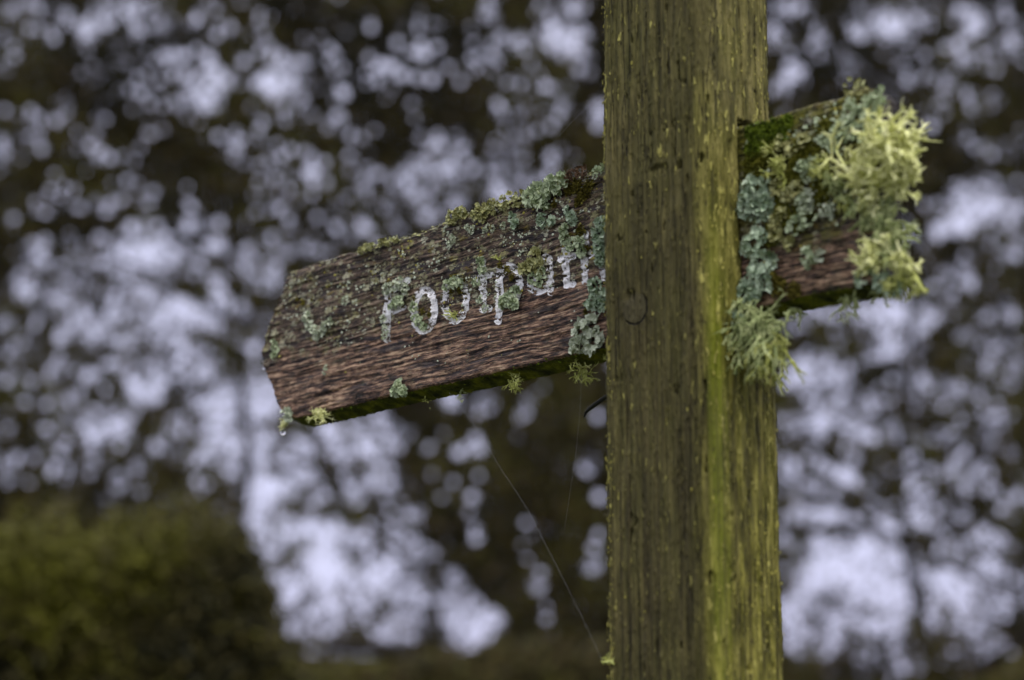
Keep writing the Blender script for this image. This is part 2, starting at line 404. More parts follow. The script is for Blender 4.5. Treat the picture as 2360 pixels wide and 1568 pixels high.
def build_board(xs, top, bot, mat, label):
    nx, nz = len(xs), 270 if label == 'l' else 150
    T = np.asarray(top(xs)); B = np.asarray(bot(xs))
    T = T + (vn(xs * .35, 1.0, 0, 31) - .5) * 2.0 + (vn(xs * .08, 1.0, 0, 32) - .5) * 3; B = B + (vn(xs * .3, 5.0, 0, 33) - .5) * 3.0
    tt = np.linspace(0, 1, nz)
    PX = np.repeat(xs[:, None], nz, 1); PY = B[:, None] * (1 - tt) + T[:, None] * tt
    Lc = on_y(PX, PY, YF)
    X, Zc = Lc[..., 0], Lc[..., 2]
    # zb: metres above the board's lower edge, measured on the face
    low = on_y(np.array([1000., 1390.]), np.array([892., 802.]), YF) if label == 'l' else on_y(np.array([1712., 2030.]), np.array([716., 651.]), YF)
    sl = (low[1, 2] - low[0, 2]) / (low[1, 0] - low[0, 0])
    H = Zc - (low[0, 2] + sl * (X - low[0, 0]))
    d = board_disp(X, H)
    if label == 'l': d = d - carve(PX, PY)
    er = np.minimum(tt, 1 - tt) * nz                      # soften the long arrises
    d = d - .0022 * np.clip(1 - er / 2.5, 0, 1)[None]
    front = np.stack([X, YF - d, Zc], -1); back = np.stack([X, YF + BT + d * .3, Zc - .0068 * (1 - tt)[None] ** 5], -1)
    uv = np.stack([X, H], -1)
    V = np.concatenate([front.reshape(-1, 3), back.reshape(-1, 3)]); U = np.concatenate([uv.reshape(-1, 2)] * 2)
    i = np.arange(nx - 1)[:, None] * nz; j = np.arange(nz - 1)[None]
    a = (i + j).ravel(); F1 = np.stack([a, a + nz, a + nz + 1, a + 1], -1)
    off = nx * nz; F2 = F1[:, ::-1] + off
    o = mesh('board_face', V, [F1, F2], mat, None, uv=U)
    # edges: a closed rim with its own finely divided, rough surface
    idx = np.concatenate([np.arange(nx) * nz, (nx - 1) * nz + np.arange(1, nz), np.arange(nx - 2, -1, -1) * nz + nz - 1, np.arange(nz - 2, 0, -1)])
    f = front.reshape(-1, 3)[idx]; bk = back.reshape(-1, 3)[idx]
    nk = 16; ks = np.linspace(0, 1, nk)
    rim = f[:, None] * (1 - ks)[None, :, None] + bk[:, None] * ks[None, :, None]
    cen = rim.mean((0, 1)); dirv = np.zeros_like(rim)
    m = len(idx); isb = np.zeros(m); isb[:nx] = -1; isb[nx + nz - 2:nx + nz - 2 + nx] = 1
    w = (fbm(rim[..., 0] * 220, rim[..., 1] * 220, rim[..., 2] * 60, 3, 41) - .5) * .0035 * np.sin(ks * math.pi)[None]
    rim[..., 2] += np.where(isb[:, None] != 0, w, 0); rim[..., 0] += np.where(isb[:, None] == 0, w, 0)
    Vr = rim.reshape(-1, 3); i = np.arange(m)[:, None]; j = np.arange(nk - 1)[None]
    a = i * nk + j; b = ((i + 1) % m) * nk + j
    Fr = np.stack([a, a + 1, b + 1, b], -1).reshape(-1, 4)
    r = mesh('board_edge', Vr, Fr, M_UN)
    return o, r

xsL = np.concatenate([np.linspace(603.5, 612, 8), np.linspace(613, 1470, 720)])
L_TOP = curve([(603, 806), (606, 795), (628, 733), (650, 668), (663, 632), (665, 628), (720, 609), (840, 573), (970, 536), (1040, 508), (1110, 482), (1240, 444), (1310, 417), (1392, 391), (1480, 362)])
L_BOT = curve([(603, 822), (607, 842), (628, 893), (640, 935), (655, 958), (682, 964), (763, 947), (902, 911), (979, 894), (1037, 883), (1134, 861), (1260, 832), (1391, 801), (1480, 781)])
fl, fle = build_board(xsL, L_TOP, L_BOT, M_BL, 'l')
xsR = np.linspace(1560, 2030, 300)
fr, fre = build_board(xsR, R_TOP, R_BOT, M_BR, 'r')
for f_, e_, lab in ((fl, fle, 'long arm with flaked white lettering and a pointed end'), (fr, fre, 'short broken arm smothered in moss and bushy lichen')):
    f_.name = 'finger_board'; f_.parent = post_root; f_['label'] = lab
    e_.name = 'board_edge'; e_.parent = f_

def surf(x, y, out=0.0):                          # a point of the boards' front faces under frame point x, y
    return on_y(x, y, YF - out)

def letter(strokes, bbox, hw, keep, seed):
    st = .95
    px, py = np.meshgrid(np.arange(bbox[0], bbox[2], st), np.arange(bbox[1], bbox[3], st))
    d = np.full_like(px, 1e9)
    d = sdist(strokes, px, py)
    d = d + (vn(px * .22, py * .22, 0, seed) - .5) * 3.2
    nz = fbm(px * .13, py * .17, 0, 4, seed + 3) + .25 * (vn(px * .6, py * .8, 0, seed + 9) - .5)
    m = (d < hw + 1.3) & (nz > keep - .02)
    m[:, -1] = False; m[-1] = False
    low = on_y(np.array([1000., 1390.]), np.array([892., 802.]), YF); sl = (low[1, 2] - low[0, 2]) / (low[1, 0] - low[0, 0])
    L = on_y(px, py, YF); H = L[..., 2] - (low[0, 2] + sl * (L[..., 0] - low[0, 0]))
    L[..., 1] = YF - board_disp(L[..., 0], H) + carve(px, py) - .0005 - .0004 * vn(px * .5, py * .5, 0, seed)
    W = px.shape[1]; r, cc = np.nonzero(m); i = r * W + cc
    F = np.stack([i, i + W, i + W + 1, i + 1], -1)
    u, inv = np.unique(F, return_inverse=True)
    mesh('letter', L.reshape(-1, 3)[u], inv.reshape(F.shape), M_PNT, fl)
for a_ in LETTERS: letter(*a_)

# ------------------------------------------------------------------ lichen generators (post frame)
NRM = np.array([0, -1., 0])                       # out of the boards' faces
def basis(n):
    n = n / np.linalg.norm(n); h = np.array([0, 0, 1.]) if abs(n[2]) < .8 else np.array([1., 0, 0])
    a = np.cross(h, n); a /= np.linalg.norm(a); return a, np.cross(n, a), n

class Acc:
    def __init__(s): s.V = []; s.F4 = []; s.F3 = []; s.n = 0
    def add(s, V, F4=None, F3=None):
        s.V.append(np.asarray(V, float))
        if F4 is not None and len(F4): s.F4.append(np.asarray(F4) + s.n)
        if F3 is not None and len(F3): s.F3.append(np.asarray(F3) + s.n)
        s.n += len(V)
    def out(s): return np.vstack(s.V), [np.vstack(f) for f in (s.F4, s.F3) if f]

def lobe(acc, P, n, ang, L, curl, lift, r):
    """one flake of leafy lichen: a fan with a notched, upturned rim"""
    a, b, n = basis(n + r.normal(0, .28, 3)); ca, sa = math.cos(ang), math.sin(ang)
    na, nr = 11, 5
    th = np.linspace(-1.5, 1.5, na) + ang
    rim = L * (.75 + .35 * r.random(na)); rim[1::2] *= .78; rim[[0, -1]] *= .5
    V = []
    for k in range(nr):
        f = (k + .15) / (nr - .85)
        h = lift * f + curl * L * (f ** 3) + r.normal(0, .04 * L, na) * f
        V.append(P + (rim * f * np.cos(th))[:, None] * a + (rim * f * np.sin(th))[:, None] * b + h[:, None] * n)
    V = np.vstack(V)
    i = np.arange(nr - 1)[:, None] * na; j = np.arange(na - 1)[None]
    q = (i + j).ravel(); F = np.stack([q, q + 1, q + na + 1, q + na], -1)
    acc.add(V, F)

def foliose(pts, rad, L=.006, n_per=26, nrm=NRM, seed=0, height=.004, offs=None):
    """pts: list of local points (the footprint), rad: radius in m around each"""
    r = np.random.default_rng(seed); acc = Acc(); a, b, n = basis(np.array(nrm, float))
    for P, R in zip(pts, rad):
        for k in range(n_per):
            q = math.sqrt(r.random()); ph = r.random() * 6.283
            o = q * R * (math.cos(ph) * a + math.sin(ph) * b)
            hh = height * (1 - q * q) * r.random() + .0008
            lobe(acc, P + o + n * hh, n + (o / max(R, 1e-6)) * .5, ph + r.normal(0, .7), L * r.uniform(.6, 1.3), r.uniform(-.1, .55), r.uniform(.0, .0015), r)
    return acc.out()

def tube(acc, pts, w, flat=.4, side=None, ns=6):
    pts = np.asarray(pts); m = len(pts); t = np.gradient(pts, axis=0); t /= np.linalg.norm(t, axis=1)[:, None] + 1e-9
    side = side if side is not None else np.array([.3, .5, .8])
    V = []
    for i in range(m):
        sd = side - (side @ t[i]) * t[i]; sd /= np.linalg.norm(sd) + 1e-9; up = np.cross(t[i], sd)
        A = np.arange(ns) * 2 * math.pi / ns
        V.append(pts[i] + w[i] * (np.cos(A)[:, None] * sd + flat * np.sin(A)[:, None] * up))
    V = np.vstack(V)
    i = np.arange(m - 1)[:, None] * ns; j = np.arange(ns)[None]
    a = i + j; b = i + (j + 1) % ns
    F = np.stack([a, b, b + ns, a + ns], -1).reshape(-1, 4)
    e = (m - 1) * ns; F3 = [(e, e + k, e + k + 1) for k in range(1, ns - 1)]
    acc.add(V, F, F3)

def fruticose(base, R, nmain=26, w0=.0016, axis=NRM, spread=1.0, droop=.0, depth=3, seed=0, base_r=.004, bases=None):
    r = np.random.default_rng(seed); acc = Acc(); axis = np.array(axis, float); axis /= np.linalg.norm(axis)
    segL = R / (depth + 1.1)
    def grow(P, D, w, lv, side, lf):
        n = 4; pts = [P]; ws = [w]; d = D.copy(); L = segL * lf * r.uniform(.6, 1.35)
        bend = r.normal(0, .22, 3)
        for k in range(n):
            d = d + bend / n * 1.6 + r.normal(0, .09, 3) + np.array([0, 0, -droop / n]); d /= np.linalg.norm(d)
            pts.append(pts[-1] + d * L / n); ws.append(w * (1 - .10 * (k + 1) / n) if lv else w * (1 - .62 * (k + 1) / n))
        ws[1:-1] = [x * r.uniform(.85, 1.2) for x in ws[1:-1]]
        tube(acc, pts, ws, .5, side)
        if lv:
            kk = 2 if r.random() < .72 else 3
            sp = side - (side @ d) * d; sp /= np.linalg.norm(sp) + 1e-9
            for q in range(kk):
                f = (q - (kk - 1) / 2) * r.uniform(.9, 1.5)
                nd = d + sp * f + r.normal(0, .18, 3); nd /= np.linalg.norm(nd)
                ns = side + r.normal(0, .5, 3); ns /= np.linalg.norm(ns)
                grow(pts[-1], nd, ws[-1] * .90, lv - 1, ns, lf)
        elif r.random() < .6:                     # forked tip
            for f in (-1, 1):
                nd = d + side * f * .7; nd /= np.linalg.norm(nd)
                tube(acc, [pts[-2], pts[-2] + nd * L * .2, pts[-2] + nd * L * .42], [ws[-2] * .8, ws[-2] * .6, ws[-2] * .2], .4, side, 5)
    for k in range(nmain):
        d = axis * r.uniform(.15, 1.0) + r.normal(0, .62 * spread, 3); d /= np.linalg.norm(d)
        if d @ NRM < -.35: d = d - 1.3 * (d @ NRM + .2) * NRM; d /= np.linalg.norm(d)
        s_ = r.normal(0, 1, 3); s_ /= np.linalg.norm(s_)
        lf = r.uniform(.45, 1.25) * (1 + .35 * math.sin(3 * math.atan2(d[2], d[0]) + seed))
        bb = base if bases is None else bases[k % len(bases)]
        grow(bb + r.normal(0, base_r, 3) * [1, .3, 1], d, w0 * r.uniform(.6, 1.3), depth if r.random() < .7 else depth - 1, s_, lf)
    return acc.out()

PXM = 2.0 / FP                                     # metres per frame unit about the boards
def px(v): return v * PXM
G_FR = 'bushy lichen tufts on the fingerpost'; G_FO = 'leafy lichen rosettes on the fingerpost'; G_MO = 'moss cushions on the fingerpost'
def FR(x, y, R, label, mat=M_FRU, out=.002, ax=(0, -1, 0), lift=0, under=False, bs=None, **k):
    if bs: k['bases'] = [surf(a_, b_, out) for a_, b_ in bs]
    P = surf(x, y, out)
    if under: P = P + np.array([0, .012, 0])
    V, F = fruticose(P, px(R) * .92, axis=ax, **k)
    o = mem('bushy_lichen', V, F, mat, P); return tag(o, label, 'lichen', G_FR)
def FO(pts, label, mat=M_FOL, L=.006, n=26, out=.0015, nrm=(0, -1, 0), seed=0, height=.004, name='leafy_lichen', cat='lichen', grp=G_FO):
    P = [surf(x, y, out) for x, y, r_ in pts]; R = [px(r_) for x, y, r_ in pts]
    if L < .0052: height = min(height, L * .45)
    V, F = foliose(P, R, L, n, nrm, seed, height)
    o = mem(name, V, F, mat, np.mean(P, 0)); return tag(o, label, cat, grp)

# right arm
FR(2045, 385, 108, 'large pale yellow-green bushy lichen bursting from the end of the right arm', M_FRU, nmain=54, w0=.0031, ax=(.6, -.62, .05), seed=1, depth=3, base_r=.005, spread=.8, bs=[(1985, 400), (2015, 350), (2050, 330), (2040, 420), (2060, 380), (1990, 440)])
FR(2075, 420, 52, 'pale bushy lichen wrapped behind the big bush on the end of the right arm', M_FRU, nmain=30, w0=.0022, ax=(.8, -.35, -.2), seed=51, depth=3, base_r=.007, spread=.9)
FR(2030, 500, 56, 'grey-green bushy lichen hanging just below the largest bush on the right arm', M_FRG, nmain=36, w0=.0020, ax=(.25, -.7, -.45), seed=2, base_r=.005, droop=.5, bs=[(1985, 470), (2010, 500), (2035, 520), (2040, 480)])
FR(2062, 548, 45, 'small yellowish bushy lichen at mid height on the right arm end edge', M_FRG, nmain=20, w0=.0017, ax=(.6, -.5, -.3), seed=3, base_r=.006, droop=.2)
FR(2040, 596, 52, 'pale bushy lichen on the lower corner of the right arm', M_FRU, nmain=36, w0=.0028, ax=(.2, -.8, .05), seed=4, base_r=.004, spread=.9, bs=[(2008, 592), (2008, 596), (2060, 598), (2075, 612)])
FR(2078, 628, 48, 'yellow-green bushy lichen drooping off the lowest corner of the right arm', M_FRY, nmain=22, w0=.0019, ax=(.5, -.5, -.6), seed=5, base_r=.006, droop=.5)
FR(1800, 385, 34, 'small yellowish bushy lichen tuft on the face of the right arm, nearest the post', M_FRY, nmain=24, w0=.0013, ax=(.1, -1, .1), seed=6)
FR(1905, 392, 27, 'small bushy lichen tuft in the middle of the right arm face', M_FRY, nmain=20, w0=.0014, ax=(-.2, -1, -.1), seed=7)
FR(1932, 430, 33, 'curled bushy lichen tuft beside the root of the largest lichen bush', M_FRG, nmain=20, w0=.0015, ax=(-.3, -1, -.2), seed=8)
FR(1950, 470, 22, 'short olive bushy lichen tuft low beside the largest bush', M_FRY, nmain=14, w0=.0013, ax=(0, -1, 0), seed=18)
FR(1938, 692, 38, 'dark bushy lichen tuft hanging from the underside of the right arm', M_FRG, nmain=14, w0=.0013, ax=(.1, -.3, -1), seed=9, under=True, droop=.4)
FR(2010, 670, 28, 'short fringe of bushy lichen under the outer half of the right arm', M_FRG, nmain=12, w0=.0011, ax=(.1, -.3, -1), seed=19, under=True)
# clump at the junction
P = surf(1742, 735, .006)
V, F = fruticose(P, px(92), 56, .0020, (.34, -.5, -.5), .8, .45, 3, 11, .004, [surf(a_, b_, .004) for a_, b_ in ((1700, 705), (1715, 735), (1735, 760), (1760, 745), (1790, 745), (1745, 715))])
tag(mem('bushy_lichen', V, F, M_FRG, P), 'shaggy grey-green bushy lichen hanging where the right arm meets the post', 'lichen', G_FR)
P = surf(1770, 800, .002)
V, F = fruticose(P, px(70), 26, .0018, (.34, -.45, -.7), .7, .5, 3, 12, .004, [surf(a_, b_, .003) for a_, b_ in ((1720, 785), (1760, 790), (1800, 780))])
tag(mem('bushy_lichen', V, F, M_FRY, P), 'ragged lowest skirt of bushy lichen below the right arm, against the post', 'lichen', G_FR)
# left arm
FR(655, 975, 24, 'tiny pale bushy lichen holding a water drop under the lower left corner', M_FRU, nmain=16, w0=.0010, ax=(-.3, -.5, -.8), seed=21, base_r=.002)
FR(739, 955, 33, 'small pale bushy lichen on the lower edge of the left arm, near its corner', M_FRU, nmain=18, w0=.0011, ax=(0, -.9, .1), seed=22, base_r=.002)
FR(1318, 846, 40, 'yellow-green bushy lichen streaming under the left arm', M_FRY, nmain=14, w0=.0011, ax=(.3, -.2, -.8), seed=23, under=True, base_r=.005)
FR(1164, 878, 28, 'small yellow bushy lichen tuft under the middle of the left arm', M_FRY, nmain=12, w0=.001, ax=(.5, -.2, -.8), seed=24, under=True)
FR(1390, 822, 22, 'small yellow bushy lichen tucked under the left arm against the post', M_FRY, nmain=10, w0=.001, ax=(0, -.3, -.9), seed=25, under=True)
FR(963, 922, 15, 'thin sprig of bushy lichen under the left half of the left arm', M_FRY, nmain=5, w0=.0008, ax=(.2, -.2, -1), seed=26, under=True)
FR(1045, 905, 16, 'dark little bushy lichen hanging under the left arm below the letters', M_FRG, nmain=6, w0=.0008, ax=(0, -.2, -1), seed=27, under=True)
FR(1046, 726, 24, 'bright yellow-green star of bushy lichen on the second letter o', M_FRY, nmain=10, w0=.0010, ax=(0, -1, .1), seed=28, base_r=.001)
FR(1142, 594, 16, 'tiny yellow-green star of bushy lichen above the letters t and p', M_FRY, nmain=7, w0=.0009, ax=(0, -1, .1), seed=29, base_r=.001)

# leafy lichens, right arm
FO([(1742, 440, 34), (1722, 470, 22), (1755, 480, 28)], 'blue-green leafy rosette on the right arm against the post, upper of two', M_FOT, .0062, 34, seed=31, height=.006)
FO([(1742, 560, 26), (1755, 605, 34), (1745, 650, 30), (1722, 680, 22)], 'column of blue-green leafy lichen down the right arm beside the post', M_FOT, .0068, 30, seed=32, height=.006)
FO([(1960, 262, 26), (1985, 290, 34), (1950, 300, 24), (2008, 255, 22), (2010, 300, 22)], 'grey-green leafy lichen crust on the upper outer corner of the right arm', M_FOL, .0048, 28, seed=33)
FO([(2022, 218, 12), (2028, 240, 9)], 'small grey-green leafy tuft on the topmost tip of the right arm', M_FOL, .004, 22, seed=34)
FO([(1866, 458, 16), (1860, 475, 10)], 'round pale grey rosette in the centre of the right arm face', M_FOW, .0035, 34, seed=35, height=.002)
FO([(1860, 500, 20), (1850, 470, 14), (1835, 520, 18)], 'patchy green leafy lichen beneath the pale grey rosette on the right arm', M_FOL, .004, 22, seed=36)
FO([(1900, 486, 10), (1912, 486, 9)], 'smooth pale oval lichen on the bare wood of the right arm', M_FOW, .0034, 14, seed=37, height=.001)
FO([(1858, 590, 14), (1866, 605, 10)], 'single pale leafy flake low on the right arm face', M_FOL, .0045, 14, seed=38)
FO([(1995, 640, 20), (2030, 655, 18), (2060, 662, 14)], 'dark green leafy lichen along the lower outer edge of the right arm', M_FOT, .005, 16, seed=39)
FO([(1690, 740, 14), (1693, 760, 12)], 'blue-green leafy flake on the post left of the shaggy hanging clump', M_FOT, .006, 10, out=.012, seed=40)
FO([(1960, 203, 16), (1985, 202, 14)], 'small olive lichen on the top edge of the right arm left of its tip', M_FOO, .003, 12, seed=41)
# leafy lichens, left arm
FO([(1043, 502, 14), (1055, 496, 12), (1067, 490, 10)], 'small olive leafy lichen on the top edge of the left arm, outermost thick one', M_FOO, .0038, 26, seed=61)
FO([(1100, 490, 15), (1118, 484, 17), (1135, 476, 16), (1112, 500, 12)], 'crinkled olive leafy lichen mass on the top edge of the left arm above letter t', M_FOO, .0038, 24, seed=62, height=.003)
FO([(1158, 468, 15), (1178, 461, 17), (1198, 457, 14)], 'knobbly olive lichen ridge on the top edge above letter p', M_FOO, .0038, 24, seed=63, height=.003)
FO([(1222, 458, 12), (1250, 460, 17), (1240, 446, 11)], 'big pale green leafy lichen overhanging the top edge of the left arm', M_FOL, .0068, 22, seed=64, height=.006)
FO([(1272, 430, 14), (1294, 420, 18)], 'pale green leafy lichen on the top edge beside the rust-brown flake', M_FOL, .0062, 20, seed=65, height=.006)
FO([(1322, 402, 12), (1342, 395, 14), (1312, 408, 8)], 'rust-brown withered lichen flake standing on the top edge of the left arm', M_BRN, .0036, 16, seed=66, height=.004)
FO([(1375, 395, 10), (1388, 390, 9)], 'small green lichen on the top edge right against the post', M_FOL, .003, 18, seed=67)
FO([(1386, 516, 11), (1384, 540, 15), (1380, 568, 13), (1388, 596, 10)], 'tall blue-green leafy lichen on the left arm hard against the post', M_FOT, .0050, 30, seed=68, height=.005)
FO([(1302, 530, 9), (1303, 548, 11), (1318, 566, 11), (1338, 560, 9), (1342, 580, 9)], 'green leafy lichen patch above the last t and h of the left arm', M_FOL, .0042, 18, seed=69)
FO([(1374, 662, 15), (1382, 684, 14), (1368, 696, 11), (1388, 702, 9)], 'blue-green leafy lichen just below the last letter, touching the post', M_FOT, .0052, 22, seed=70, height=.005)
FO([(1345, 765, 22), (1365, 750, 16), (1372, 785, 18), (1338, 795, 14)], 'chunky pale leafy lichen near the lower edge of the left arm by the post', M_FOW, .0068, 20, seed=71, height=.007)
FO([(1308, 488, 9), (1318, 500, 8), (1320, 512, 7)], 'small blue-green flake on the left arm below the ochre moss', M_FOT, .004, 14, seed=72)
FO([(1250, 502, 11), (1252, 515, 8), (1272, 510, 7)], 'small grey-green flakes below the big pale lichen of the top edge', M_FOT, .0036, 16, seed=73)
FO([(1182, 505, 10), (1186, 517, 9)], 'small blue-green rosette high on the left arm above letter p', M_FOT, .0038, 18, seed=74)
FO([(1235, 592, 15), (1228, 610, 12), (1245, 615, 13), (1210, 620, 9)], 'yellow-green leafy lichen growing over the letter a', M_FOO, .0048, 22, seed=75)
FO([(1228, 640, 12), (1252, 630, 10), (1245, 650, 9)], 'crumbs of green lichen across the lower half of the letter a', M_FOL, .0036, 18, seed=76, height=.002)
FO([(1172, 690, 13), (1163, 700, 9), (1185, 675, 10), (1185, 700, 9)], 'bright green leafy lichen filling the bowl of the letter p', M_FOL, .0048, 20, seed=77)
FO([(1108, 605, 8), (1112, 620, 8), (1100, 650, 8)], 'green leafy lichen over the head of the first letter t', M_FOL, .0036, 16, seed=78)
FO([(1120, 710, 7), (1108, 690, 6), (1095, 655, 6)], 'pale lichen crumbs at the foot of the first letter t', M_FOW, .003, 14, seed=79, height=.002)
FO([(1030, 660, 9), (1048, 650, 9), (1062, 655, 8)], 'green leafy lichen over the top of the second letter o', M_FOL, .0036, 16, seed=80)
FO([(968, 745, 10), (958, 735, 8), (978, 752, 8), (955, 708, 6)], 'green lichen inside the foot of the first letter o', M_FOL, .0034, 20, seed=81)
FO([(908, 660, 10), (925, 652, 11), (935, 665, 8), (890, 668, 8)], 'grey-green leafy lichen along the top bar of the letter F', M_FOW, .0036, 20, seed=82)
FO([(913, 697, 9), (925, 692, 8), (905, 705, 6)], 'green leafy lichen on the middle bar of the letter F', M_FOL, .0036, 20, seed=83)
FO([(889, 760, 6), (888, 775, 6), (884, 735, 5)], 'small lichen flecks on the lower stem of the letter F', M_FOW, .003, 12, seed=84, height=.002)
FO([(708, 733, 9), (712, 748, 9), (722, 762, 9), (731, 774, 8), (744, 765, 9), (753, 752, 9), (762, 742, 9)], 'grey-green lichen in the shape of a letter v near the point of the left arm', M_FOW, .0032, 20, seed=85)
FO([(633, 792, 7), (636, 806, 8), (633, 820, 5)], 'narrow green lichen strip at the very point of the left arm', M_FOL, .0032, 16, seed=86)
FO([(750, 858, 4), (752, 848, 4)], 'tiny upright lichen speck on the bare pinkish wood', M_FOW, .0028, 8, seed=87)
FO([(920, 890, 13), (930, 900, 10), (912, 902, 8)], 'grey leafy lichen straddling the lower edge of the left arm below the letter F', M_FOL, .0046, 20, seed=88)
FO([(660, 950, 10), (668, 963, 9)], 'grey leafy lichen cupping the lower left corner above the drop', M_FOW, .0045, 16, seed=89)
FO([(833, 578, 6), (845, 572, 7), (856, 570, 6)], 'pale lichen crest on the top edge of the left arm nearest its point', M_FOO, .003, 16, seed=90)
FO([(880, 560, 8), (895, 555, 9), (912, 550, 7)], 'olive lichen crest on the top edge of the left arm, left of the letters', M_FOO, .0034, 18, seed=91)
FO([(797, 693, 9)], 'pale round lichen spot left of the letter F', M_FOW, .003, 14, seed=92, height=.0015)
FO([(1092, 530, 9), (1080, 524, 5)], 'pale star of lichen high on the left arm above the first t', M_FOW, .0028, 14, seed=93, height=.002)
FO([(1126, 525, 9), (1138, 528, 8), (1118, 532, 6), (1160, 520, 7)], 'frost-like sprinkle of white lichen high on the left arm', M_FOW, .0018, 16, seed=94, height=.001)
FO([(1045, 552, 5), (1040, 562, 5)], 'small pale flake on the dark wood above the letters o', M_FOW, .003, 10, seed=95)

FO([(1800, 330, 12), (1825, 345, 14), (1850, 325, 12)], 'olive-green leafy flakes under the top edge of the right arm, beside the vivid moss', M_FOO, .004, 16, seed=141)
FO([(1860, 400, 12), (1880, 375, 14), (1850, 385, 12)], 'knotted green leafy lichen between the two small bushy tufts of the right arm', M_FOL, .004, 20, seed=142)
FO([(1790, 430, 14), (1815, 445, 16), (1835, 440, 12)], 'green leafy lichen below the bushy tuft nearest the post', M_FOO, .0045, 20, seed=143)
FO([(1785, 515, 12), (1800, 500, 14), (1820, 560, 10), (1790, 545, 12)], 'olive leafy lichen right of the upper blue-green rosettes of the right arm', M_FOO, .0045, 18, seed=144)
FO([(1935, 300, 14), (1925, 330, 14), (1900, 320, 12)], 'grey leafy lichen spilling inwards from the upper outer corner of the right arm', M_FOL, .0044, 18, seed=145)
FO([(1895, 590, 9), (1930, 560, 9)][:1], 'small pale lichen fleck on the bare wood low on the right arm', M_FOW, .004, 12, seed=146)

# moss
def MO(pts, label, mat, seed, L=.0022, n=240, out=.0004):
    r = np.random.default_rng(seed); acc = Acc()
    for x, y, R in pts:
        P = surf(x, y, out); k = int(n * (R / 20) ** 2) + 20
        for i in range(k):
            q = math.sqrt(r.random()); ph = r.random() * 6.283; o = np.array([math.cos(ph), 0, math.sin(ph)]) * q * px(R) * r.uniform(.7, 1.1)
            d = np.array([0, -1., 0]) + r.normal(0, .7, 3); d /= np.linalg.norm(d)
            sd = np.cross(d, r.normal(0, 1, 3)); sd /= np.linalg.norm(sd); w = L * .32
            b = P + o + np.array([0, -.0012 * (1 - q), 0]); l = L * r.uniform(.5, 1.3)
            acc.add([b - sd * w, b + sd * w, b + d * l + sd * w * .5, b + d * l * 1.15], [[0, 1, 2, 3]])
    V, F = acc.out(); P0 = surf(*pts[0][:2])
    return tag(mem('moss_cushion', V, F, mat, P0), label, 'moss', G_MO)
MO([(1732, 305, 18), (1752, 315, 32), (1780, 302, 26), (1745, 345, 28), (1812, 285, 20), (1800, 322, 20), (1728, 345, 16)], 'vivid green moss at the upper inner corner of the right arm beside the post', M_MOS, 201, .0028)
MO([(1740, 380, 32), (1770, 360, 24), (1850, 340, 28), (1830, 420, 30), (1880, 360, 26), (1905, 340, 20), (1790, 440, 34), (1890, 440, 28), (1840, 380, 26), (1800, 500, 30), (1780, 540, 26), (1850, 480, 28), (1900, 300, 22), (1840, 520, 18)], 'broad olive moss blanket over the upper half of the right arm', M_OLV, 202, .0026, 420)
MO([(1795, 660, 22), (1830, 670, 18), (1780, 640, 14)], 'mustard-coloured moss on the lower inner corner of the right arm', M_OCH, 203, .003)
MO([(1325, 430, 22), (1345, 445, 22), (1310, 440, 14), (1360, 425, 14), (1332, 465, 12), (1278, 472, 9)], 'ochre moss below the top edge of the left arm next to the post', M_OCH, 204, .0026)
MO([(1338, 535, 16), (1330, 555, 12), (1352, 575, 12)], 'ochre moss between the lichens above the last letter of the left arm', M_OCH, 205, .0024)
MO([(1168, 625, 12), (1152, 612, 9), (1180, 640, 8)], 'rusty moss hidden in the top of the letter p', M_OCH, 206, .0022)
MO([(1040, 668, 12), (1060, 668, 12), (1045, 640, 10), (1068, 645, 9)], 'rusty moss in the top of the second letter o', M_OCH, 207, .0022)
MO([(975, 718, 9), (990, 725, 7), (955, 690, 6)], 'small ochre moss spot in the middle of the first letter o', M_OCH, 208, .002)
MO([(700, 700, 9), (685, 690, 8), (720, 690, 6)], 'ochre moss speck above the lichen v near the point of the left arm', M_OCH, 209, .002)
MO([(1380, 700, 12), (1350, 720, 8), (1330, 770, 7)], 'mustard moss under the blue-green lichen touching the post', M_OCH, 210, .0024)

# crumbs of crust lichen nobody could count
def crumbs(name, label, mat, pts, size, seed, base, plane='y', flat=.7):
    r = np.random.default_rng(seed); acc = Acc()
    for P, n in pts:
        a, b, n = basis(n); k = 7; A = np.arange(k) * 2 * math.pi / k
        R = size * (.3 + 1.1 * r.random() ** 2) * r.uniform(.6, 1.2, k); h = size * flat * r.uniform(.15, .5)
        ring = P + (R * np.cos(A))[:, None] * a + (R * np.sin(A))[:, None] * b * (1.5 if plane == 'z' else .8)
        top = P + (R * .55 * np.cos(A))[:, None] * a + (R * .55 * np.sin(A))[:, None] * b * (1.5 if plane == 'z' else .8) + n * h + r.normal(0, h * .25, (k, 1)) * n
        j = np.arange(k); F4 = np.stack([j, (j + 1) % k, (j + 1) % k + k, j + k], -1)
        acc.add(np.vstack([ring, top, [P + n * h * 1.2]]), F4, np.stack([j + k, (j + 1) % k + k, np.full(k, 2 * k)], -1))
    V, F = acc.out(); o = mem(name, V, F, mat, base)
    return tag(o, label, 'lichen', None, 'stuff')
def scatter_board(n, top, bot, x0, x1, lo, seed, thr=.5, sc=.03):
    r = np.random.default_rng(seed); out = []
    while len(out) < n:
        x = r.uniform(x0, x1); t = r.uniform(lo, .98); y = bot(x) * (1 - t) + top(x) * t
        if fbm(x * sc, y * sc * 1.3, 0, 3, seed) < thr: continue
        if r.random() > .05 + t * 1.1: continue
        if t < .42 and r.random() < .75: continue
        out.append((surf(x, y, .0006), NRM + r.normal(0, .15, 3)))
    return out
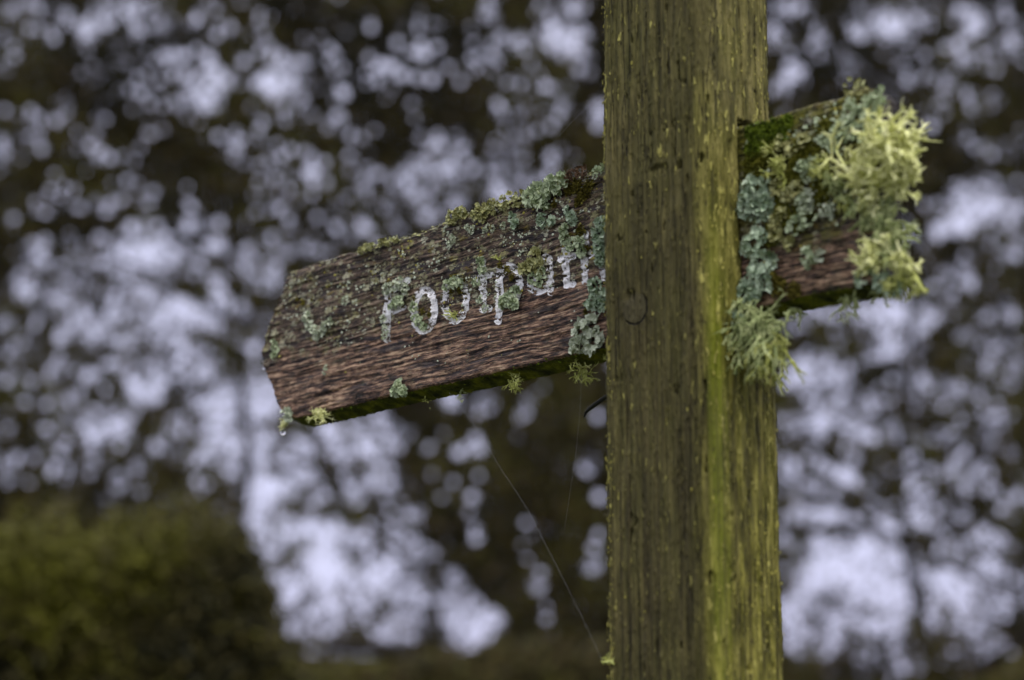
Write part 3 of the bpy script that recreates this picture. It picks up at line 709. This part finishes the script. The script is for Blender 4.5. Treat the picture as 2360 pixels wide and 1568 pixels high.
crumbs('crust_lichen', 'countless tiny pale grey-green crust flecks dotting the face of the left arm', M_FOW, scatter_board(560, L_TOP, L_BOT, 640, 1395, .12, 301, .60), .0015, 1, surf(1000, 700))
crumbs('crust_lichen', 'countless mustard and olive crust specks dotting the left arm', M_YEL, scatter_board(230, L_TOP, L_BOT, 640, 1395, .05, 302, .6), .0015, 2, surf(1000, 700))
crumbs('crust_lichen', 'mixed pale lichen crumbs scattered over the right arm', M_FOL, scatter_board(420, R_TOP, R_BOT, 1720, 2025, .1, 303, .45), .0020, 3, surf(1870, 450))
crumbs('crust_lichen', 'yellow-olive lichen crumbs scattered over the right arm', M_YEL, scatter_board(300, R_TOP, R_BOT, 1720, 2025, .1, 304, .5), .0018, 4, surf(1870, 450))
# olive crust cells along the top of the left arm
pts = []
r5 = np.random.default_rng(5)
for i in range(520):
    x = r5.uniform(830, 1392) if i % 2 else r5.uniform(1090, 1320); pts.append((surf(x, float(L_TOP(x)) + r5.uniform(-2, 7), r5.uniform(-.004, .001)), np.array([0, -.5, 1.]) + r5.normal(0, .3, 3)))
crumbs('crust_lichen', 'thin olive lichen crumbs lining the top edge of the left arm', M_FOO, pts, .0019, 5, surf(1100, 490))
pts = []
for i in range(420):
    x = r5.uniform(690, 1392); y = float(L_BOT(x)); P = surf(x, y, 0); P = P + np.array([0, r5.uniform(0, BT), r5.uniform(-.0015, .002)])
    pts.append((P, np.array([0, -.3, -1.]) + r5.normal(0, .4, 3)))
for i in range(200):
    x = r5.uniform(1770, 2040); y = float(R_BOT(x)); P = surf(x, y, 0); P = P + np.array([0, r5.uniform(0, BT), r5.uniform(-.0015, .002)])
    pts.append((P, np.array([0, -.3, -1.]) + r5.normal(0, .4, 3)))
crumbs('moss_crumbs', 'dark green moss crumbs under both arms of the fingerpost', M_MOS, pts, .0019, 6, surf(1100, 870), flat=1.2)
# flecks on the post
pts = []
for i in range(1150):
    z = r5.uniform(1.42, 2.28); k = r5.random()
    if k < .42: P = np.array([-PA / 2 + abs(r5.normal(0, .004)) - .0005, -PB / 2 - .0003, z]); n = np.array([-.4, -1, 0])
    elif k < .46: P = np.array([r5.uniform(-PA / 2, PA / 2), -PB / 2 - .0004, z]); n = np.array([0, -1., 0])
    else:
        y = -PB / 2 + PB * r5.random() ** .8
        if SLT[1] - .01 < z < SLT[0] and y > YF - .004: continue
        P = np.array([PA / 2 + .0004, y, z]); n = np.array([1., 0, 0])
    if vn(z * 30, P[1] * 60, P[0] * 60, 77) < .42: continue
    pts.append((P, n))
crumbs('post_lichen', 'uncountable yellow-green lichen flecks speckling the corners of the post', M_YEL, pts, .0010, 7, np.array([0, -PB / 2, 1.8]), 'z', .8)
P = on_y(1390, 1527, -PB / 2)
P = np.array([-PA / 2, -PB / 2, P[2]])
V, F = fruticose(P, .012, 8, .0012, (-.8, -.3, .5), .6, 0, 1, 29, .001)
tag(mem('bushy_lichen', V, F, M_FRY, P), 'tiny yellow-green lichen sprig low on the left corner of the post', 'lichen', G_FR)

# water drops
def drop(x, y, rad, label, out=.004):
    P = surf(x, y, out); n, m = 16, 12; V = []
    for i in range(m + 1):
        a = math.pi * i / m
        for j in range(n):
            b = 2 * math.pi * j / n; rr = rad * math.sin(a) * (1 - .12 * math.cos(a))
            V.append([rr * math.cos(b), rr * math.sin(b), rad * 1.15 * math.cos(a)])
    V = np.array(V) + P; F = [(i * n + j, (i + 1) * n + j, (i + 1) * n + (j + 1) % n, i * n + (j + 1) % n) for i in range(m) for j in range(n)]
    tag(mem("water_drop", V, np.array(F), M_WAT, P), label, 'water drop', 'water drops on the left arm')
drop(652, 996, .0028, 'clear round water drop hanging from the tiny lichen at the lower left corner')
drop(607, 848, .0014, 'very small water drop clinging just below the point of the left arm', -.002)

# twig behind the post
acc = Acc(); tp = [(1440, 905), (1415, 905), (1392, 918), (1372, 932), (1357, 943), (1349, 952), (1346, 962)]
tube(acc, [on_y(a_, b_, PB / 2 - .004) for a_, b_ in tp], [.0022, .0022, .0021, .0020, .0017, .0013, .0006], 1)
V, F = acc.out(); tag(mem('bent_twig', V, F, M_TWG, V[0]), 'thin dark bent twig poking out from behind the post under the left arm', 'twig')
# spider silk
def silk(pp, ly, label, rad=.000035):
    acc = Acc(); tt = np.linspace(0, 1, 24); a_ = np.array(pp, float); q = np.linspace(0, 1, len(a_))
    X = np.interp(tt, q, a_[:, 0]); Y = np.interp(tt, q, a_[:, 1])
    tube(acc, on_y(X, Y, ly), np.full(24, rad), 1, None, 5)
    V, F = acc.out(); tag(mem('spider_thread', V, F, M_SLK, V[0]), label, 'spider silk', 'spider threads on the fingerpost')
silk([(1393, 210), (1330, 268), (1262, 342), (1205, 398), (1160, 462)], YF, 'fine spider thread running from the post down to the top of the left arm')
silk([(1035, 905), (1100, 990), (1150, 1075), (1210, 1165), (1275, 1290), (1340, 1420), (1390, 1528)], -PB / 2, 'fine spider thread slanting from under the left arm down to the post')
silk([(1340, 860), (1336, 950), (1325, 1060), (1300, 1220)], YF, 'faint vertical spider thread hanging beneath the left arm near the post')

# ------------------------------------------------------------------ the wood behind
Q1 = '''120 40 90 60 .6;315 80 45 55 .8;400 155 45 60 .85;240 165 38 48 .65;150 150 60 50 .35;30 70 40 80 .4;20 160 40 60 .3;560 40 110 50 .55;620 90 50 40 .45;740 60 60 60 .4;750 110 50 40 .3
910 90 .4;905 75 .3;990 45 .25;1000 160 .35;1065 135 .3;1110 20 70 40 .25;65 260 .25;635 360 .25;650 435 .3;755 255 .4;845 260 .35;800 250 .3;960 260 .5;800 345 .3;850 340 .4
930 385 62 52 .75;840 480 60 50 .6;900 440 50 50 .7;1040 360 50 45 .6;1120 285 .5;1250 380 82 62 .9;1290 270 60 50 .5;1340 320 45 45 .4;1400 290 .35;1390 460 .35;1430 400 60 60 .3;1440 530 .2;1210 150 .2;1230 200 .25
1580 430 .6;1560 550 48 48 .7;1575 310 .25;1710 120 .35;1520 225 .35;1430 210 .2;1830 200 .4;1700 270 .35;1760 310 60 50 .5;1945 240 50 50 .8;1850 345 .5;1920 360 .35;1990 365 .5;2070 310 .3;2010 220 .3;1740 370 .35;1930 95 .15;2180 200 .25;2175 275 .35;2260 250 .3;2265 330 .2
2260 60 60 70 .6;2320 190 45 50 .6;2310 515 52 52 .5;1605 720 .3;1935 630 .25;1080 680 58 72 .8;1000 630 .25;1210 560 .3;1190 600 .2;1310 555 .2;1300 720 .4;1340 690 .3;1180 770 52 52 .4;1265 820 .35;1430 790 52 52 .6;1490 750 .3;1500 840 .3
1690 840 52 52 .55;1740 800 .35;1890 760 70 60 .4;1960 840 80 60 .65;2060 740 60 70 .55;1980 690 .35;2100 920 60 70 .6;2280 800 60 80 .65;2330 700 45 50 .5;2180 780 .35;1950 970 58 60 .6;1830 1030 55 55 .5;1680 1010 55 60 .55;1540 950 60 60 .45;1460 1000 .35;1550 1050 .35;1500 1140 52 52 .55;1650 1090 60 50 .4;1740 1130 .35
1290 955 .35;1330 1010 .25;1180 975 .25;1380 920 .15;890 960 .2;300 500 52 52 .55;450 555 60 50 .5;160 570 60 70 .55;10 680 45 80 .7;140 640 70 60 .5;190 690 .3;345 610 .4;415 670 .3;20 510 .3;260 560 .3;330 720 .15;500 720 .2;570 720 .2;470 700 .15;680 615 .2;680 550 .12
250 805 .2;330 880 .4;280 900 .3;230 880 .25;465 950 60 60 .5;560 920 .3;690 940 .25;590 830 .2;700 880 .2;60 1010 .3;210 980 .3;165 930 .25;40 930 .2;730 1040 .3;650 1180 240 95 .75;870 1040 60 50 .6;1020 1040 60 45 .45;610 1045 .4;720 1040 .35;1010 1130 90 60 .5;1290 1140 75 60 .6;1150 1210 55 60 .4;1240 1290 60 70 .45;1010 1300 60 60 .5
160 1240 90 80 .6;270 1230 60 60 .6;150 1340 90 80 .5;20 1350 45 60 .5;950 1440 140 80 .8;600 1350 150 90 .45;400 1500 120 90 .5;680 1480 100 80 .6;850 1370 90 60 .4;780 1540 80 50 .6;60 1470 60 60 .3;270 1550 .4;1140 1450 .3;1200 1530 60 50 .35'''
Q3 = '''110 30 150 70 .35;510 90 60 60 .6;290 120 90 80 .5;280 200 80 60 .5;30 190 .35;400 170 .35;720 210 100 80 .7;900 170 80 70 .6;620 200 .4;1100 80 70 60 .4;780 20 80 50 .6;900 60 70 50 .4
1080 300 150 120 .75;480 380 130 110 .6;930 410 80 60 .65;110 290 .3;150 370 .4;210 300 .3;300 470 .25;50 560 70 70 .5;30 640 60 50 .5;150 540 .35;240 590 .35;400 580 70 60 .45;310 600 .25;530 650 60 60 .4;640 560 80 60 .45;660 620 60 50 .4;860 560 100 80 .4;900 650 .25;770 440 .3
1150 520 180 130 .6;1180 690 130 100 .85;1400 500 60 60 .8;1380 620 80 80 .5;1620 470 80 80 .65;1740 350 .5;1560 430 70 50 .5;1700 620 140 80 .45;1560 740 120 60 .35;1800 660 .4;1380 750 80 60 .35;1160 820 110 60 .6;1220 970 90 70 .8;1480 900 170 80 .75;1500 1050 140 120 .8;1330 1120 100 100 .7;1380 1300 80 70 .7;1600 1200 180 120 .6;1750 1080 140 110 .65;1900 1180 110 90 .55;1820 1340 110 70 .45;1560 1380 150 70 .4;1930 1000 90 60 .5;1700 970 .35;2080 1120 70 70 .45;2180 1280 90 100 .75;2190 1340 70 60 .9;2120 1200 60 60 .5
1795 580 .1;1875 800 .08;1700 850 .12;1810 860 .25;1820 930 .3;1910 960 .25;1975 495 .3;2045 430 .12;2110 520 .5;2185 500 55 52 .6;2190 450 .4;1990 620 .15;2085 655 .2;2205 625 .25;2035 725 .15;2175 720 .45;2160 800 .25;2185 870 .25;2190 915 .35;2345 450 .15;2090 260 70 60 .5;2240 280 60 60 .6;2200 340 .3'''
Q4 = '''50 320 70 60 .6;100 240 .25;15 450 .25;395 350 .4;355 580 52 56 .7;400 720 .5;395 900 .35;375 960 .4;385 1030 56 60 .6;60 840 .2;90 900 .12;40 940 .12;70 1010 .2;130 1070 .25;110 1130 50 50 .5;50 1110 .1;155 1230 .2;155 1285 .3
1330 190 110 70 .75;1450 300 110 60 .5;1420 370 110 60 .75;1710 290 75 60 .6;1540 440 75 55 .6;1670 460 .4;1830 450 80 70 .5;1800 30 140 70 .65;2240 50 60 60 .5;1430 50 80 60 .4;1550 130 .3;2100 220 120 60 .5;1750 180 .35;1900 180 .35;1980 450 80 60 .45;2140 570 80 50 .45;2050 560 60 50 .4;1280 590 60 70 .6;1550 620 70 60 .85;1640 650 60 60 .45;1430 590 60 50 .35;1430 700 120 60 .45;1400 820 120 60 .65;1560 830 80 48 .7;1700 870 100 48 .85;1790 870 60 50 .5;1870 690 60 60 .55;1950 760 70 60 .45;2200 690 55 60 .65;2330 720 .5;2090 800 60 60 .5;1900 870 60 50 .3;2090 940 90 50 .65;1970 940 .25;2290 960 60 50 .35;1330 950 70 60 .25;1840 600 70 50 .3
1600 1060 300 130 .85;2050 1130 120 130 .85;1720 1180 200 90 .8;1300 1250 90 110 .7;1500 1250 100 80 .65;1700 1300 150 80 .7;2200 1120 150 100 .55;2300 1180 60 80 .7;2130 1330 120 80 .5;2230 1400 80 70 .6;1400 1400 150 80 .45;1630 1420 100 80 .4;1820 1400 100 70 .4;1900 1300 100 60 .45;2020 1450 80 60 .3;1800 1530 60 50 .4;1290 1150 60 60 .5;1350 1100 80 60 .6'''
Q2 = '''1260 50 80 70 .55;1330 30 .4;1230 160 60 80 .55;1400 110 80 80 .3;1415 200 60 60 .55;1590 160 60 60 .5;1750 110 120 70 .75;1700 60 80 60 .5;1860 50 90 60 .4;2130 100 100 80 .55;2240 120 90 90 .55;2230 50 60 60 .35;2060 40 .35;1300 320 60 60 .45;1270 430 55 55 .55;1270 360 .5;1530 370 .15;1880 250 90 80 .35;2050 250 100 90 .35;1930 340 60 50 .4;2230 320 .3;1810 370 .25;1930 580 .4;2110 500 .12;1960 480 .12;2210 710 .3;2290 700 60 60 .3;2130 680 .2
2190 870 90 60 .6;2230 960 90 70 .75;2080 1030 130 80 .75;2340 950 45 90 .55;1900 950 .3;2090 1190 60 60 .5;2250 1150 100 70 .4;2330 1130 50 70 .5;1960 1080 .5;1830 1080 .3;1940 1320 .3;2030 1350 .25;1400 1440 90 60 .6;1600 1400 110 60 .7;1800 1440 110 80 .7;1900 1500 70 70 .75;1700 1500 120 70 .6;2310 1450 .35;2150 1450 100 100 .25
130 25 .3;290 40 65 60 .7;220 150 75 60 .85;225 250 .2;320 240 .45;310 320 .4;40 200 50 60 .55;80 290 .35;45 390 .35;155 400 .4;400 520 48 90 .8;200 500 80 60 .3;50 620 60 60 .35;180 580 .3;180 720 .4;20 710 60 60 .5;290 720 .05;20 500 60 50 .45;120 840 70 50 .4'''
SC = .217; BOK = 10.5
gaps = []; areas = []; sat = []
for txt, ox, oy in ((Q1, 0, 0), (Q2, 512, 0), (Q3, 0, 340), (Q4, 512, 340)):
    for it in txt.replace('\n', ';').split(';'):
        v = [float(a) for a in it.split()]
        X, Y = v[0] * SC + ox, v[1] * SC + oy
        if len(v) == 3: gaps.append((X, Y, BOK * (.06 + .70 * v[2]))); sat.append((X, Y, 8.))
        else: areas.append((X, Y, max(v[2] * SC - 3, 5.), max(v[3] * SC - 3, 5.), min(.96, 1.08 * v[4] ** (2.1 if v[2] + v[3] < 190 else 1.55)))); sat.append((X, Y, (v[2] + v[3]) * SC * .5))
for it in '''135 255 52 24 .85;205 312 44 18 .85;60 275 40 35 .6;235 405 46 28 .82;250 450 40 30 .82;262 490 32 24 .88;285 530 34 22 .82;330 540 48 22 .8;345 580 48 30 .8;400 600 48 28 .66;468 622 28 26 .9;300 600 28 20 .72;352 440 50 20 .68;150 375 60 24 .58;110 330 50 20 .5;860 560 62 30 .92;955 580 34 36 .88;985 205 36 24 .82;880 310 45 18 .78;808 590 20 30 .75;892 604 60 22 .7;1000 590 35 25 .6;838 412 42 22 .7;815 375 30 20 .7;835 300 34 18 .66;450 150 20 18 .5;275 82 20 14 .9;205 88 22 22 .75;85 34 14 14 .85;130 15 40 18 .6;425 178 40 18 .6;505 180 22 26 .7;560 36 24 20 .75;900 30 34 16 .7;990 30 34 22 .55'''.split(';'):
    v = [float(q) for q in it.split()]; areas.append((v[0], v[1], v[2], v[3], .66 * v[4] ** 1.9))
# faint pinholes everywhere except where the wood is closed
def closed(X, Y):
    m = (Y > 515 + 0 * X) & (X < 300)
    m |= (X > 425) & (X < 600) & (Y > 395)
    return m
for (X, Y, q) in sat:                              # smaller holes round every opening
    for i in range(2):
        if closed(np.array(X), np.array(Y)): continue
        an = rng.uniform(0, 6.283); dd = q + rng.uniform(0, 13); gaps.append((X + dd * math.cos(an), Y + dd * math.sin(an), rng.uniform(.5, 2.3)))
for i in range(800):
    X, Y = rng.uniform(-150, 1174), rng.uniform(-100, 780)
    if closed(np.array(X), np.array(Y)) or vn(X * .012, Y * .016, 0, 55) < .40: continue
    gaps.append((X, Y, rng.uniform(.5, 2.2)))
# openness raster of the canopy (metres seen from the path, 12 m away)
W_, H_ = 1324 * 2, 880 * 2
gx = np.arange(W_) / 2 - 150; gy = np.arange(H_) / 2 - 100
OP = np.zeros((H_, W_))
GX, GY = np.meshgrid(gx, gy)
wig = (fbm(GX * .06, GY * .06, 0, 2, 91) - .5)
for (X, Y, rx, ry, b) in areas:
    i0, i1 = [int(np.clip((q + 150) * 2, 0, W_)) for q in (X - rx * 1.8, X + rx * 1.8)]
    j0, j1 = [int(np.clip((q + 100) * 2, 0, H_)) for q in (Y - ry * 1.8, Y + ry * 1.8)]
    sx, sy = GX[j0:j1, i0:i1], GY[j0:j1, i0:i1]
    q = np.hypot((sx - X) / rx, (sy - Y) / ry) + wig[j0:j1, i0:i1] * .7
    OP[j0:j1, i0:i1] = np.maximum(OP[j0:j1, i0:i1], b * sst(1.25, .7, q))
for (X, Y, g) in gaps:
    i0, i1 = [int(np.clip((q + 150) * 2, 0, W_)) for q in (X - g * 1.5, X + g * 1.5)]
    j0, j1 = [int(np.clip((q + 100) * 2, 0, H_)) for q in (Y - g * 1.5, Y + g * 1.5)]
    q = np.hypot(GX[j0:j1, i0:i1] - X, GY[j0:j1, i0:i1] - Y)
    OP[j0:j1, i0:i1] = np.maximum(OP[j0:j1, i0:i1], (q < g) * 1.0)
# thin, fine-grained parts of the canopy
low = np.zeros_like(OP)
for X, Y, rx, ry, b in ((210, 330, 230, 110, .34), (90, 400, 120, 110, .26), (330, 560, 130, 95, .45), (230, 420, 90, 110, .4), (900, 420, 150, 170, .34), (900, 580, 150, 90, .5), (450, 190, 130, 60, .16), (150, 60, 160, 60, .16), (920, 70, 130, 90, .24), (560, 80, 70, 90, .10), (60, 160, 90, 60, .05)):
    low = np.maximum(low, 1.0 * b ** 2.0 * sst(1.25, .35, np.hypot((GX - X) / rx, (GY - Y) / ry)))
low *= sst(.34, .66, fbm(GX * .034, GY * .04, 0, 3, 97))
low *= np.where(closed(GX, GY), 0, 1)
OP = np.where(OP < .999, np.maximum(OP, low), OP)
# outside the framed stretch the canopy goes on with gaps of its own
outm = (GX < -12) | (GX > 1036) | (GY < -12) | (GY > 692)
OP = np.where(outm, np.maximum(OP, .7 * (fbm(GX * .045, GY * .05, 0, 2, 93) > .56)), OP)

def mat_leaf(name, cols, sc=1.9, det=3):
    a = NT(name)
    gi = a.add('ShaderNodeNewGeometry').outputs['Random Per Island']
    n = a.noise(a.coord(scale=(sc, sc, sc)), 1, det, .6)
    f = a.math('ADD', a.math('MULTIPLY', gi, .25), a.math('MULTIPLY', n, .80))
    return a.fin(a.ramp(f, cols), .6, spec=.25)
M_LF = mat_leaf('dark_woodland_leaf', [(.38, (.013, .014, .006)), (.48, (.038, .036, .012)), (.56, (.078, .052, .017)), (.66, (.10, .10, .018))])
M_LB = mat_leaf('mossy_bush_leaf', [(.40, (.014, .015, .005)), (.49, (.045, .038, .010)), (.55, (.060, .050, .009)), (.68, (.105, .105, .008))], 1.5, 1)
M_BRK = mat_simple('dark_bark', [(.3, (.012, .010, .008)), (.7, (.04, .034, .025))], 12, .95, .01)

def unproj_R(X, Y, depth):
    d = ray(X * 2359 / 1024, Y * 2359 / 1024 - (0)); return CAM + d * depth[:, None]
def leaves(P, size, r):
    n = len(P); nn = r.normal(0, 1, (n, 3)); nn /= np.linalg.norm(nn, axis=1)[:, None]
    t = np.cross(nn, r.normal(0, 1, (n, 3))); t /= np.linalg.norm(t, axis=1)[:, None]; b = np.cross(nn, t)
    L = size * r.uniform(.7, 1.3, n)[:, None]; w = L * .32
    V = np.stack([P - t * L, P - t * L * .1 + b * w, P + t * L, P - t * L * .1 - b * w, P - t * L * .1 + nn * L * .18], 1)
    k = np.arange(n)[:, None] * 5
    F = np.concatenate([k + np.array([[0, 1, 4]]), k + np.array([[1, 2, 4]]), k + np.array([[2, 3, 4]]), k + np.array([[3, 0, 4]])])
    return V.reshape(-1, 3), F

N = 900000
X = rng.uniform(-148, 1170, N); Y = rng.uniform(-98, 776, N)
Lsz = .026
jj = np.clip(((Y + 100) * 2).astype(int), 2, H_ - 3); ii = np.clip(((X + 150) * 2).astype(int), 2, W_ - 3)
op = OP[jj, ii]
for dx, dy in ((4, 0), (-4, 0), (0, 4), (0, -4), (3, 3), (-3, 3), (3, -3), (-3, -3)):        # keep whole leaves out of the gaps, not only their centres
    o2 = OP[np.clip(jj + dy, 0, H_ - 1), np.clip(ii + dx, 0, W_ - 1)]; op = np.maximum(op, np.where(o2 >= .99, o2, 0))
tau = 5.2
keep = np.clip(-np.log(np.clip(op, .004, 1)) / tau, 0, 1)
# fine clumping inside the open parts
cl = fbm(X * .11, Y * .11, 0, 2, 95)
keep = np.where((op > .02) & (op < .98), np.clip(keep * (.35 + 1.45 * sst(.38, .64, cl)), 0, 1), keep)
m = rng.random(N) < keep
X, Y = X[m], Y[m]
DEP = 12.0 + rng.uniform(-.45, .45, len(X))
LP = unproj_R(X, Y, DEP)
# trees of the wood: each owns the leaves of its own stretch
trunks = [(-95, 'leftmost tree of the wood, far left edge of the picture'),
          (33, 'slim dark tree behind the far left, its stem showing as a dark upright line'),
          (245, 'tree of the wood seen left of the pointed end of the left arm'),
          (512, 'tree of the wood straight behind the left arm, with a dark closed lower crown'),
          (690, 'tree of the wood hidden mostly behind the post'),
          (905, 'tree of the wood seen right of the right arm'),
          (1110, 'rightmost tree of the wood at the right edge of the picture')]
tx = np.array([t[0] for t in trunks]); Xw = X + (fbm(X * .02, Y * .02, 0, 2, 66) - .5) * 90
own = np.abs(Xw[:, None] - tx[None]).argmin(1)
for k, (t0, lab) in enumerate(trunks):
    base = CAM + ray(t0 * 2359 / 1024, 784) * 12.7; base = np.array([base[0], base[1], 0])
    te = empty('woodland_tree', base); tag(te, lab, 'tree', 'trees of the wood behind the fingerpost')
    sel = own == k
    V, F = leaves(LP[sel], Lsz, rng)
    mesh('crown', V - base, F, M_LF, te, smooth=False)
    acc = Acc(); r = np.random.default_rng(400 + k)
    zz = np.linspace(0, 6.2, 14); pts = np.stack([np.cumsum(r.normal(0, .07, 14)), np.cumsum(r.normal(0, .05, 14)), zz], -1)
    pts[:, 0] -= np.interp(3.2, zz, pts[:, 0])
    tube(acc, pts, np.interp(zz, [0, 2.5, 6.2], [.12, .034, .012]), 1, np.array([1., 0, 0]), 9)
    for q in range(7):
        z0 = r.uniform(1.6, 5.2); i0 = np.array([np.interp(z0, zz, pts[:, 0]), np.interp(z0, zz, pts[:, 1]), z0])
        s_ = 1 if q % 2 else -1; l = r.uniform(.5, 1.1)
        tube(acc, [i0, i0 + [s_ * l * .4, -.15, l * .25], i0 + [s_ * l * .8, -.35, l * .35], i0 + [s_ * l, -.5, l * .6]], [.022, .016, .010, .004], 1, np.array([0, 1., 0]), 6)
    V, F = acc.out(); mesh('trunk', V, F, M_BRK, te)

# dark bough arching low across the wood, and one at lower right
def bough(pts, rad, label, depth=11.6):
    acc = Acc(); P = [CAM + ray(a_ * 1.0, b_ * 1.0) * depth for a_, b_ in pts]
    P = np.array(P); tube(acc, P, np.linspace(rad, rad * .5, len(P)), 1, np.array([0, 1., 0]), 8)
    V, F = acc.out(); o = mesh('bough', V - P[0], F, M_BRK); o.location = P[0]
    return tag(o, label, 'branch', 'dark boughs low in the wood')
bough([(760, 1480), (860, 1492), (960, 1508), (1050, 1540), (1150, 1600)], .05, 'dark bough arching down to the right below the bright gap left of the post')
bough([(2420, 1440), (2340, 1480), (2270, 1530), (2200, 1590)], .035, 'dark bough crossing the lower right corner of the picture')
bough([(1800, 1215), (1900, 1225), (2000, 1215), (2120, 1265), (2240, 1330), (2370, 1370)], .028, 'long thin dark bough right of the post above the widest bright gap')

# dense bush in the lower left, nearer
def bush():
    n = 150000; r = np.random.default_rng(88)
    x = r.uniform(-150, 420, n); y = r.uniform(470, 830, n)
    edge = np.interp(y, [470, 495, 520, 560, 620, 680, 830], [-999, 215, 238, 255, 268, 300, 420]) + (fbm(x * .03, y * .03, 0, 3, 71) - .5) * 46
    topy = 500 + (fbm(x * .022, 0, 0, 3, 72) - .5) * 75 + (vn(x * .09, 0, 0, 74) - .5) * 18
    k = (x < edge - np.clip(520 - y, 0, 60) * .5) & (y > topy); x, y = x[k], y[k]
    k = r.random(len(x)) < .03 + .97 * sst(0, 60, y - (503 + (fbm(x * .022, 0, 0, 3, 72) - .5) * 75)) ** 1.6; x, y = x[k], y[k]
    P = unproj_R(x, y, r.uniform(7.2, 8.6, len(x)))
    b = np.array([-1.9, 8.1, 0]); e = empty('mossy_bush', b)
    tag(e, 'dense olive and yellow-green mossy bush filling the lower left corner, nearer than the wood', 'bush')
    V, F = leaves(P, .030, r); mesh('foliage', V - b, F, M_LB, e, smooth=False)
    # the side below the frame down to the ground
    P = np.stack([r.uniform(-3.2, -.4, 26000), r.uniform(7.6, 8.7, 26000), r.uniform(.0, 1.75, 26000)], -1)
    V, F = leaves(P, .04, r); mesh('foliage', V - b, F, M_LB, e, smooth=False)
    acc = Acc()
    for q in range(7):
        s0 = np.array([r.uniform(-.9, .9), r.uniform(-.2, .3), 0]); t0 = s0 + [r.uniform(-.3, .3), r.uniform(-.2, .2), 1.9]
        tube(acc, [s0, (s0 + t0) / 2 + r.normal(0, .05, 3), t0], [.035, .025, .008], 1, np.array([0, 1., 0]), 7)
    V, F = acc.out(); mesh('stem', V, F, M_BRK, e)
bush()

# brownish undergrowth below the bright gaps
def undergrowth():
    n = 60000; r = np.random.default_rng(89)
    x = r.uniform(270, 1170, n); y = r.uniform(640, 900, n)
    lim = np.interp(x, [270, 380, 470, 560, 700, 800, 960, 1024, 1170], [655, 664, 650, 600, 640, 690, 690, 655, 640]) + (fbm(x * .04, 3., 0, 3, 73) - .5) * 26
    k = y > lim; P = unproj_R(x[k], y[k], r.uniform(10.2, 11.2, k.sum()))
    V, F = leaves(P, .034, r); o = mesh('undergrowth', V - np.array([0, 10.7, 0]), F, M_LF, smooth=False); o.location = (0, 10.7, 0)
    tag(o, 'low brown and olive undergrowth along the foot of the wood', 'undergrowth', None, 'stuff')
undergrowth()

# ------------------------------------------------------------------ ground
a = NT('woodland_ground'); n = a.noise(a.coord(scale=(3, 3, 3)), 1, 5); n2 = a.noise(a.coord(scale=(40, 40, 40)), 1, 3)
gm = a.fin(a.ramp(n, [(.35, (.03, .035, .012)), (.6, (.07, .075, .025))]), .95, n2, .03)
nx = 60; gxs = np.linspace(-1, 1, nx); gxs = np.sign(gxs) * np.abs(gxs) ** 3 * 600
A, B = np.meshgrid(gxs, gxs); B = B + 5
Z = (fbm(A * .25, B * .25, 0, 2, 81) - .5) * .12
V = np.stack([A, B, Z], -1).reshape(-1, 3); i = np.arange(nx - 1)[:, None] * nx; j = np.arange(nx - 1)[None]; q = (i + j).ravel()
g = mesh('ground', V, np.stack([q, q + 1, q + nx + 1, q + nx], -1), gm); tag(g, kind='structure')

# ------------------------------------------------------------------ light
w = bpy.data.worlds.new('World'); scene.world = w; w.use_nodes = True; nt = w.node_tree
bg = nt.nodes['Background']; SE, SR = math.radians(45), math.radians(150)
sk = nt.nodes.new('ShaderNodeTexSky'); sk.sky_type = 'NISHITA'; sk.sun_disc = False; sk.sun_elevation = SE; sk.sun_rotation = SR
sk.dust_density = 3; sk.air_density = 1
tc = nt.nodes.new('ShaderNodeTexCoord'); sp = nt.nodes.new('ShaderNodeSeparateXYZ'); nt.links.new(tc.outputs['Generated'], sp.inputs[0])
cr = nt.nodes.new('ShaderNodeValToRGB'); nt.links.new(sp.outputs[2], cr.inputs[0])
e = cr.color_ramp.elements; e[0].position = .0; e[0].color = (7.0, 7.0, 9.7, 1); e[1].position = .75; e[1].color = (15, 14.8, 15.2, 1)
k = e.new(.38); k.color = (7.4, 7.4, 9.5, 1)
mx = nt.nodes.new('ShaderNodeMix'); mx.data_type = 'RGBA'; mx.inputs[0].default_value = .88
nt.links.new(sk.outputs[0], mx.inputs[6]); nt.links.new(cr.outputs[0], mx.inputs[7]); nt.links.new(mx.outputs[2], bg.inputs[0])
bg.inputs[1].default_value = .1
sl = bpy.data.lights.new('sun', 'SUN'); so = bpy.data.objects.new('sun', sl); COL.objects.link(so)
sl.energy = 1.7; sl.angle = math.radians(22); sl.color = (1, .97, .93)
# sun direction to match the sky: rotation measured clockwise from +Y
az = SR; dv = Vector((math.sin(az) * math.cos(SE), math.cos(az) * math.cos(SE), math.sin(SE)))
so.rotation_euler = dv.to_track_quat('Z', 'Y').to_euler()
scene.view_settings.view_transform = 'Standard'; scene.view_settings.look = 'None'
scene.view_settings.exposure = 0.18; scene.view_settings.gamma = 1
